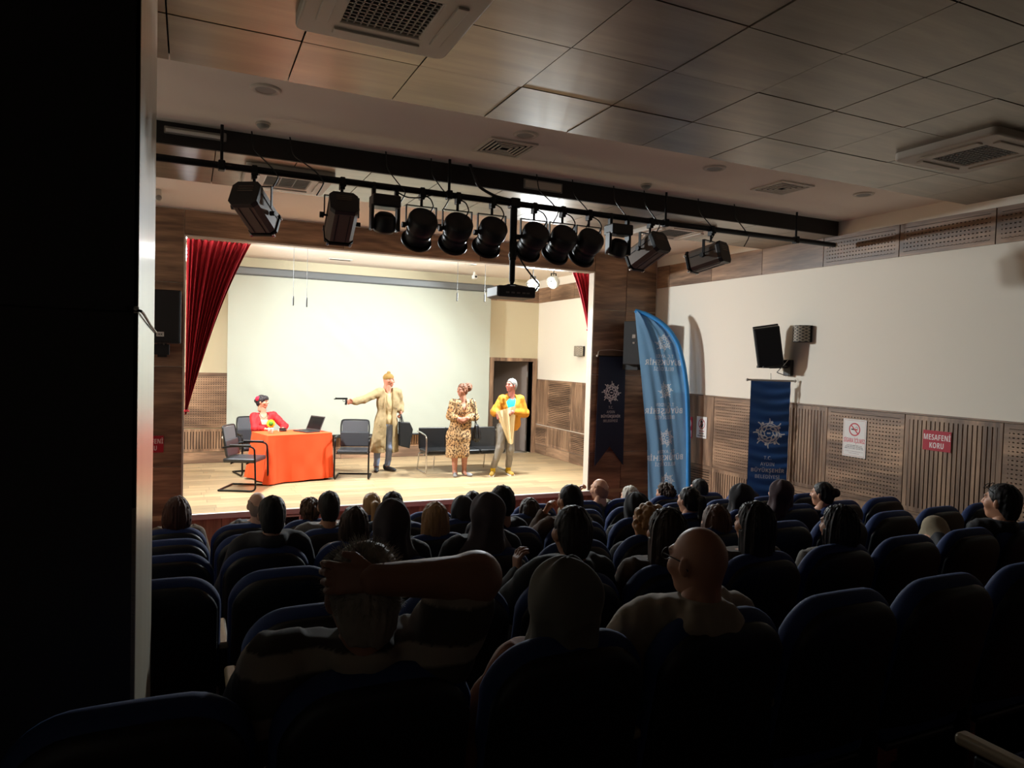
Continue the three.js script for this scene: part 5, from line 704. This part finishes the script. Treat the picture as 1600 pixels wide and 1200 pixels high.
// ------------------------------------------------------------------ the audience (facing -z)
function sitter(a) {
  const [d, fy] = ROWS[a.row], near = a.row === 'A' || a.row === 'B', cell = near ? .011 : .015, hc = a.top - .125, dz = a.lean || 0, bw = a.w || (a.f ? .9 : 1), X = v => v * bw;
  const head = [a.hx || 0, hc, -.165 - dz], sy = hc - (a.sd || .205), sz = -.215 - dz * .7, side = [-1, 1].map(s => ({ sh: [X(s * .175), sy, sz], el: [X(s * .25), sy - .26, sz - .06], wr: [X(s * .13), sy - .3, sz - .28] }));
  if (a.arms) a.arms.forEach((q, i) => { if (q) Object.assign(side[i], q); });
  const torso = (e) => [El([0, hc - .33, -.225 - dz * .6], [X(.185) + e, .17 + e, .115 + e], .06), El([0, hc - .54, -.285 - dz * .3], [X(.165) + e, .19 + e, .12 + e], .06), El([0, .5, -.34], [X(.17) + e, .12 + e, .14 + e], .06), C([X(-.14), sy + .005, sz], [X(.14), sy + .005, sz], .055 + e, .055 + e, .05), C([0, hc - .145, -.15 - dz], [X(-.1), sy + .03, sz], .045 + e, .05 + e, .04), C([0, hc - .145, -.15 - dz], [X(.1), sy + .03, sz], .045 + e, .05 + e, .04)];
  const ar = a.ar || 1, arms = (e, short) => side.flatMap((q, i) => [short && !a.longSleeve ? C(q.sh, q.sh.map((v, k) => v + (q.el[k] - v) * .68), .05 * ar + e, .046 * ar + e) : C(q.sh, q.el, .05 * ar + e, .043 * ar + e), ...(short && !(a.longSleeve) ? [] : [C(q.el, q.cuff || q.wr, .042 * ar + e, .034 * (ar * .5 + .5) + e)])]);
  const legs = e => [-1, 1].flatMap((s, i) => a.legs ? a.legs[i].slice(0, -1).map((p, j) => C(p, a.legs[i][j + 1], [.085, .062][j] + e, [.064, .045][j] + e)) : [C([s * .09, .5, -.27], [s * .1, .52, -.62], .08 + e, .062 + e), C([s * .1, .52, -.62], [s * .1, .1, -.63], .06 + e, .042 + e)]);
  return figure({
    label: a.label, group: 'audience seated in the rows', pos: [a.x, fy, -d], turn: a.turn || 0, skin: a.skin || '#b8866a', head, hs: a.hs || (a.f ? .92 : .98), yaw: Math.PI + rad(a.yaw || 0), pitch: a.pitch || 0, roll: a.roll || 0, cell, hcell: near ? .006 : .008, hair: a.hair, hairColor: a.scarf ? cloth(a.hc, .85) : a.hc, hairName: a.scarf ? (a.hair === 'hood' ? 'hood' : 'headscarf') : 'hair',
    bodyPrims: [...torso(-.012), ...arms(-.008), C([0, hc - .2, -.17 - dz], [head[0], hc - .06, -.14 - dz], .054, .052, .03), ...legs(-.012)],
    handPrims: side.flatMap((q, i) => hand(q.wr, q.hd || [i ? -.6 : .6, -.1, -.8], q.hn || [0, -1, 0], q.ts || (i ? -1 : 1) * 1, q.curl ?? .5, a.f ? .92 : 1)),
    layers: [{ name: a.top_name || 'shirt', mat: a.color ? vcloth : cloth(a.c || '#222226'), color: a.color, prims: [...torso(.014), ...arms(.014, a.short), ...(a.collar ? [El([0, hc - .15, -.138 - dz], [.088, .055, .078], .02), C([X(-.04), hc - .15, -.11 - dz], [X(.04), hc - .15, -.11 - dz], .034, .034, .02), C([X(-.05), hc - .14, -.16 - dz], [X(-.05), hc - .15, -.13 - dz], .028, .028, .02), C([X(.05), hc - .14, -.16 - dz], [X(.05), hc - .15, -.13 - dz], .028, .028, .02)] : []), ...(a.more || [])], cut: (x, y, z) => Math.max(.42 - y, -1, Math.abs(x) < .13 ? y - (hc - (a.collar ? .105 : .13)) : -1), disp: fold(near ? .01 : .007, 20, 71 + Math.round(a.x * 10)) },
      { name: 'trousers', mat: cloth(a.lc || '#1a1c24'), cell: .018, prims: legs(.01).concat([El([0, .49, -.34], [X(.185), .11, .14], .05)]), cut: (x, y) => .06 - y }],
    extra: (t, HM) => { mesh('shoes', [rbox(.09, .08, .26, .035, -.1, .04, -.68, 3), rbox(.09, .08, .26, .035, .1, .04, -.68, 3)], shoeM('#141416'), t); if (a.extra) a.extra(t, HM, hc); },
  });
}
const glasses = (t, HM, up) => { const g = new THREE.Group(); const L = []; for (const s of [-1, 1]) { L.push(new THREE.TorusGeometry(.024, .0022, 6, 24).scale(1.15, .85, 1).translate(s * .031, .012, .098)); L.push(rod([s * .058, .018, .094], [s * .081, .012, -.005], .0022, 6)); L.push(rod([s * .081, .012, -.005], [s * .079, -.012, -.025], .0022, 6)); } L.push(rod([-.008, .016, .1], [.008, .016, .1], .0022, 6)); const m = merge(L); if (up) { m.rotateX(-.5); m.translate(0, .034, 0); } m.applyMatrix4(HM); mesh('glasses', m, M.blackMetal, t); };
const earring = (s) => (t, HM) => mesh('earring', new THREE.TorusGeometry(.011, .003, 6, 16).translate(s * .083, -.045, -.005).applyMatrix4(HM), M.chrome, t);
const S = k => seatX(k);
{ // nearest row
  const sd = lin('#3a3531'), sl = lin('#8e8478');
  sitter({ row: 'A', x: .41, top: 1.285, hs: 1.08, hair: 'crop', hc: '#8a8278', skin: '#8e6450', yaw: 8, label: 'grey haired man with one arm over his head in the nearest row', color: (x, y) => (((y - .985) / .15 % 1) + 1) % 1 < .34 ? sl : sd, short: true, ar: 1.65, sd: .19, w: 1.15, collar: true, lc: '#2a2a2e', top_name: 'striped_shirt',
    arms: [null, { sh: [.185, .96, -.17], el: [.285, 1.195, -.085], wr: [.0, 1.235, -.03], hd: [-.85, -.02, -.45], hn: [.5, -.2, -.85], ts: -1, curl: .35 }], more: [C([.19, .95, -.17], [.25, 1.1, -.12], .1, .094), C([.08, .96, -.18], [.2, .97, -.17], .085, .09)],
    extra: (t, HM) => { const L = []; let s0 = 99; const r = () => (s0 = (s0 * 16807) % 2147483647) / 2147483647; for (let i = 0; i < 1500; i++) { const a = r() * 6.283, b = Math.acos(1 - r() * 1.55), dx = Math.sin(b) * Math.cos(a), dy = Math.cos(b), dz = Math.sin(b) * Math.sin(a), p = [.082 * dx, .03 + .096 * dy, -.018 + .098 * dz]; if (hl(...p) > -.004 || p[1] < -.07) continue; const l = .012 + .012 * r(), e = [p[0] + (dx + (r() - .5) * .6) * l, p[1] + (dy * .8 + (r() - .5) * .6) * l, p[2] + (dz + (r() - .5) * .6) * l]; L.push(rod(p, e, .0009, 3, .0003)); } mesh('hair_strands', merge(L).applyMatrix4(HM), hairM('#8c8478'), t); glasses(t, HM); } });
  sitter({ row: 'A', x: 1.0, top: 1.195, hair: 'scarf', scarf: 1, hc: '#5a5852', f: 1, hs: 1.0, yaw: 6, label: 'woman in a grey headscarf and rust jacket in the nearest row', c: '#6a3a22', lc: '#1c1c20', longSleeve: true, arms: [{ sh: [-.165, .845, -.2], el: [-.3, .66, -.2], wr: [-.36, .6, -.42] }, null], top_name: 'jacket' });
  sitter({ row: 'A', x: 1.49, top: 1.262, skin: '#a07058', yaw: 14, label: 'bald man with glasses and a beige hooded jacket in the nearest row', c: '#8d8070', w: 1.25, collar: true, top_name: 'jacket', more: [El([0, .96, -.08], [.12, .05, .05], .04)], extra: (t, HM) => glasses(t, HM) });
  // second nearest row
  sitter({ row: 'B', x: S(2) + .03, top: 1.291, hair: 'crop', hc: '#1a1412', skin: '#8a6048', label: 'man with short dark hair and black jacket in front of the grey headscarf', c: '#141416', w: 1.1, collar: true, top_name: 'jacket', arms: [{ sh: [-.19, .95, -.2], el: [-.27, .72, -.42], wr: [-.1, .88, -.5], hd: [0, 1, -.1], hn: [1, 0, 0] }, null], longSleeve: true });
  sitter({ row: 'B', x: S(3), top: 1.252, hair: 'long', hc: '#2e2018', f: 1, label: 'woman with long brown hair in front of the bald man with glasses', c: '#4a3c30', yaw: 4 });
  sitter({ row: 'B', x: S(4), top: 1.25, hair: 'long', hc: '#1c1614', f: 1, yaw: 14, label: 'woman with long black hair and square earrings right of the bald man', c: '#5a4c3e', skin: '#c08c70', w: 1.0, extra: earring(-1) });
  sitter({ row: 'B', x: S(5) + .06, top: 1.195, hair: 'bob', hc: '#171212', f: 1, yaw: 10, label: 'woman with bobbed black hair and pale hooded top second nearest row', c: '#6a645c', skin: '#b88a70', more: [El([0, .83, -.1], [.12, .05, .06], .04)] });
  sitter({ row: 'B', x: 4.66, top: 1.243, hair: 'crop', hc: '#181312', skin: '#c08868', yaw: 8, pitch: -.05, label: 'man with sunglasses on his head and crossed legs at the far right', c: '#141318', lc: '#8a7c64', collar: true, top_name: 'jacket', arms: [{ sh: [-.18, .9, -.2], el: [-.24, .68, -.32], wr: [-.05, .8, -.52], hd: [.5, .3, -.7] }, { sh: [.18, .9, -.2], el: [.25, .66, -.3], wr: [.12, .8, -.5], hd: [-.7, .2, -.5] }], legs: [[[-.09, .5, -.27], [.02, .86, -.6], [.16, .62, -.8]], [[.09, .5, -.27], [.1, .54, -.64], [.1, .1, -.64]]], extra: (t, HM) => glasses(t, HM, true) });
}
const AUD = [
  { row: 'C', x: S(1), top: 1.3, hair: 'scarf', scarf: 1, hc: '#2c2224', f: 1, w: 1.02, label: 'woman in a plain dark headscarf left of the long blonde hair', c: '#121214' },
  { row: 'C', x: S(2), top: 1.305, hair: 'scarf', scarf: 1, hc: '#3a3034', f: 1, w: 1.02, yaw: 10, label: 'woman in a patterned dark headscarf and black coat, third nearest row', c: '#101012' },
  { row: 'C', x: S(4), top: 1.175, hair: 'curly', hc: '#8a6238', f: 1, yaw: 16, label: 'woman with curly blonde hair and bare arm, third nearest row', c: '#141416', short: true, skin: '#c89474' },
  { row: 'C', x: S(5), top: 1.14, hair: 'bob', hc: '#4a2c1a', f: 1, label: 'woman with reddish brown hair behind the dark ponytail', c: '#221c1c' },
  { row: 'D', x: .48, top: 1.304, hair: 'crop', hc: '#14110f', skin: '#946a50', w: 1.05, collar: true, label: 'man in a dark collared jacket, seated by the aisle armrests at left', c: '#26262a', top_name: 'jacket', longSleeve: true },
  { row: 'D', x: S(1), top: 1.211, hair: 'long', hc: '#2a1a12', f: 1, yaw: -6, label: 'woman with long dark brown hair left of the plain dark headscarf', c: '#4a2c20' },
  { row: 'D', x: S(2), top: 1.205, hair: 'long', hc: '#8a6844', f: 1, label: 'woman with straight long blonde hair', c: '#1c1a1a' },
  { row: 'D', x: S(3) - .05, top: 1.29, hair: 'short', hc: '#110f0e', skin: '#946a50', yaw: 12, label: 'man with thick black hair behind the patterned headscarf', c: '#16161a' },
  { row: 'D', x: S(4) - .04, top: 1.27, hair: 'crop', hc: '#12100e', skin: '#b07c5c', yaw: 12, label: 'man with black hair resting a hand against his mouth', c: '#4a3626', longSleeve: true, arms: [{ el: [-.22, .78, -.42], wr: [-.1, 1.02, -.36], hd: [.25, .8, .25], hn: [.7, 0, .7], curl: .9 }, null] },
  { row: 'D', x: S(5), top: 1.175, hair: 'hood', scarf: 1, hc: '#131314', f: 1, label: 'person in a black hood in front of the curly blonde woman', c: '#121214', yaw: 8 },
  { row: 'D', x: S(6) - .03, top: 1.205, hair: 'pony', hc: '#17120f', f: 1, yaw: 10, label: 'woman with a long dark ponytail', c: '#1a1a1e' },
  { row: 'D', x: S(7) - .04, top: 1.2, hair: 'scarf', scarf: 1, hc: '#171214', f: 1, yaw: 14, label: 'woman in a black headscarf left of the maroon headscarf', c: '#1a1614' },
  { row: 'D', x: S(8) - .14, top: 1.213, hair: 'scarf', scarf: 1, hc: '#2c1418', f: 1, yaw: 16, label: 'woman in a maroon headscarf in front of the blue banner', c: '#1c1414' },
  { row: 'D', x: S(9) - .18, top: 1.175, hair: 'bun', hc: '#14100f', f: 1, yaw: 22, label: 'woman with a small dark bun beside the blue banner', c: '#14141c', skin: '#c08a6c' },
  { row: 'E', x: S(1), top: 1.272, hair: 'crop', hc: '#1c1714', skin: '#a07458', w: 1.08, label: 'man with short hair and light grey shirt left of the blonde ponytail', c: '#5e5a56' },
  { row: 'E', x: S(2) - .05, top: 1.24, hair: 'short', hc: '#100e0d', label: 'person with short black hair right of the blonde ponytail', c: '#1e2a38' },
  { row: 'E', x: S(3), top: 1.178, hair: 'scarf', scarf: 1, hc: '#1e1e22', f: 1, label: 'woman in a charcoal headscarf between blonde hair and patterned headscarf', c: '#141416' },
  { row: 'E', x: S(4) + .07, top: 1.125, hair: 'long', hc: '#2a1e16', f: 1, label: 'woman with long brown hair left of the man with hand at mouth', c: '#2a2428' },
  { row: 'F', x: -.07, top: 1.241, hair: 'bob', hc: '#3a2018', f: 1, label: 'woman with reddish dark hair at far left of the front row', c: '#6a5c4c', hs: 1.0 },
  { row: 'F', x: .55, top: 1.255, hair: 'rim', hc: '#9a8676', skin: '#c8a088', label: 'bald man in a checked shirt in the front row', color: (() => { const a = lin('#8c8880'), b = lin('#3c4048'); return (x, y, z) => (((x * 28 % 1) + 1) % 1 < .28 || ((y * 28 % 1) + 1) % 1 < .28) ? b : a; })(), top_name: 'checked_shirt' },
  { row: 'F', x: S(1), top: 1.18, hair: 'updo', hc: '#4a3424', f: 1, label: 'woman with pinned up hair beside the light grey shirt man', c: '#8a8680' },
  { row: 'F', x: S(2), top: 1.2, hair: 'pony', hc: '#9a7a50', f: 1, label: 'woman with a blonde ponytail in the front row', c: '#2a4a5a' },
  { row: 'F', x: S(4) - .1, top: 1.165, hair: 'short', hc: '#12100f', label: 'person with small dark head above the charcoal headscarf', c: '#1a1a1c', hs: .92 },
  { row: 'F', x: 3.96, top: 1.216, hair: 'rim', hc: '#9a6c50', skin: '#d09a78', yaw: 26, label: 'bald man in an olive top with raised hand, front row by the pennant', c: '#5c553c', longSleeve: true, arms: [{ el: [-.28, .82, -.42], wr: [-.16, 1.02, -.34], hd: [.3, .9, .1], hn: [.8, 0, .5], curl: .8 }, null] },
  { row: 'F', x: 4.34, top: 1.12, hair: 'bob', hc: '#a8a092', f: 1, yaw: 18, skin: '#c89478', label: 'woman with grey bobbed hair in front of the feather flag', c: '#2c3038' },
  { row: 'F', x: S(8), top: 1.13, hair: 'updo', hc: '#3a281c', f: 1, yaw: 14, skin: '#b88468', label: 'woman with curled brown updo in front of the feather flag', c: '#2a2224' },
  { row: 'F', x: S(9) - .07, top: 1.15, hair: 'short', hc: '#16120f', yaw: 16, skin: '#b88468', label: 'person with dark hair right of the feather flag', c: '#3a3430' },
];
AUD.forEach(sitter);
renderer.render(scene, camera);
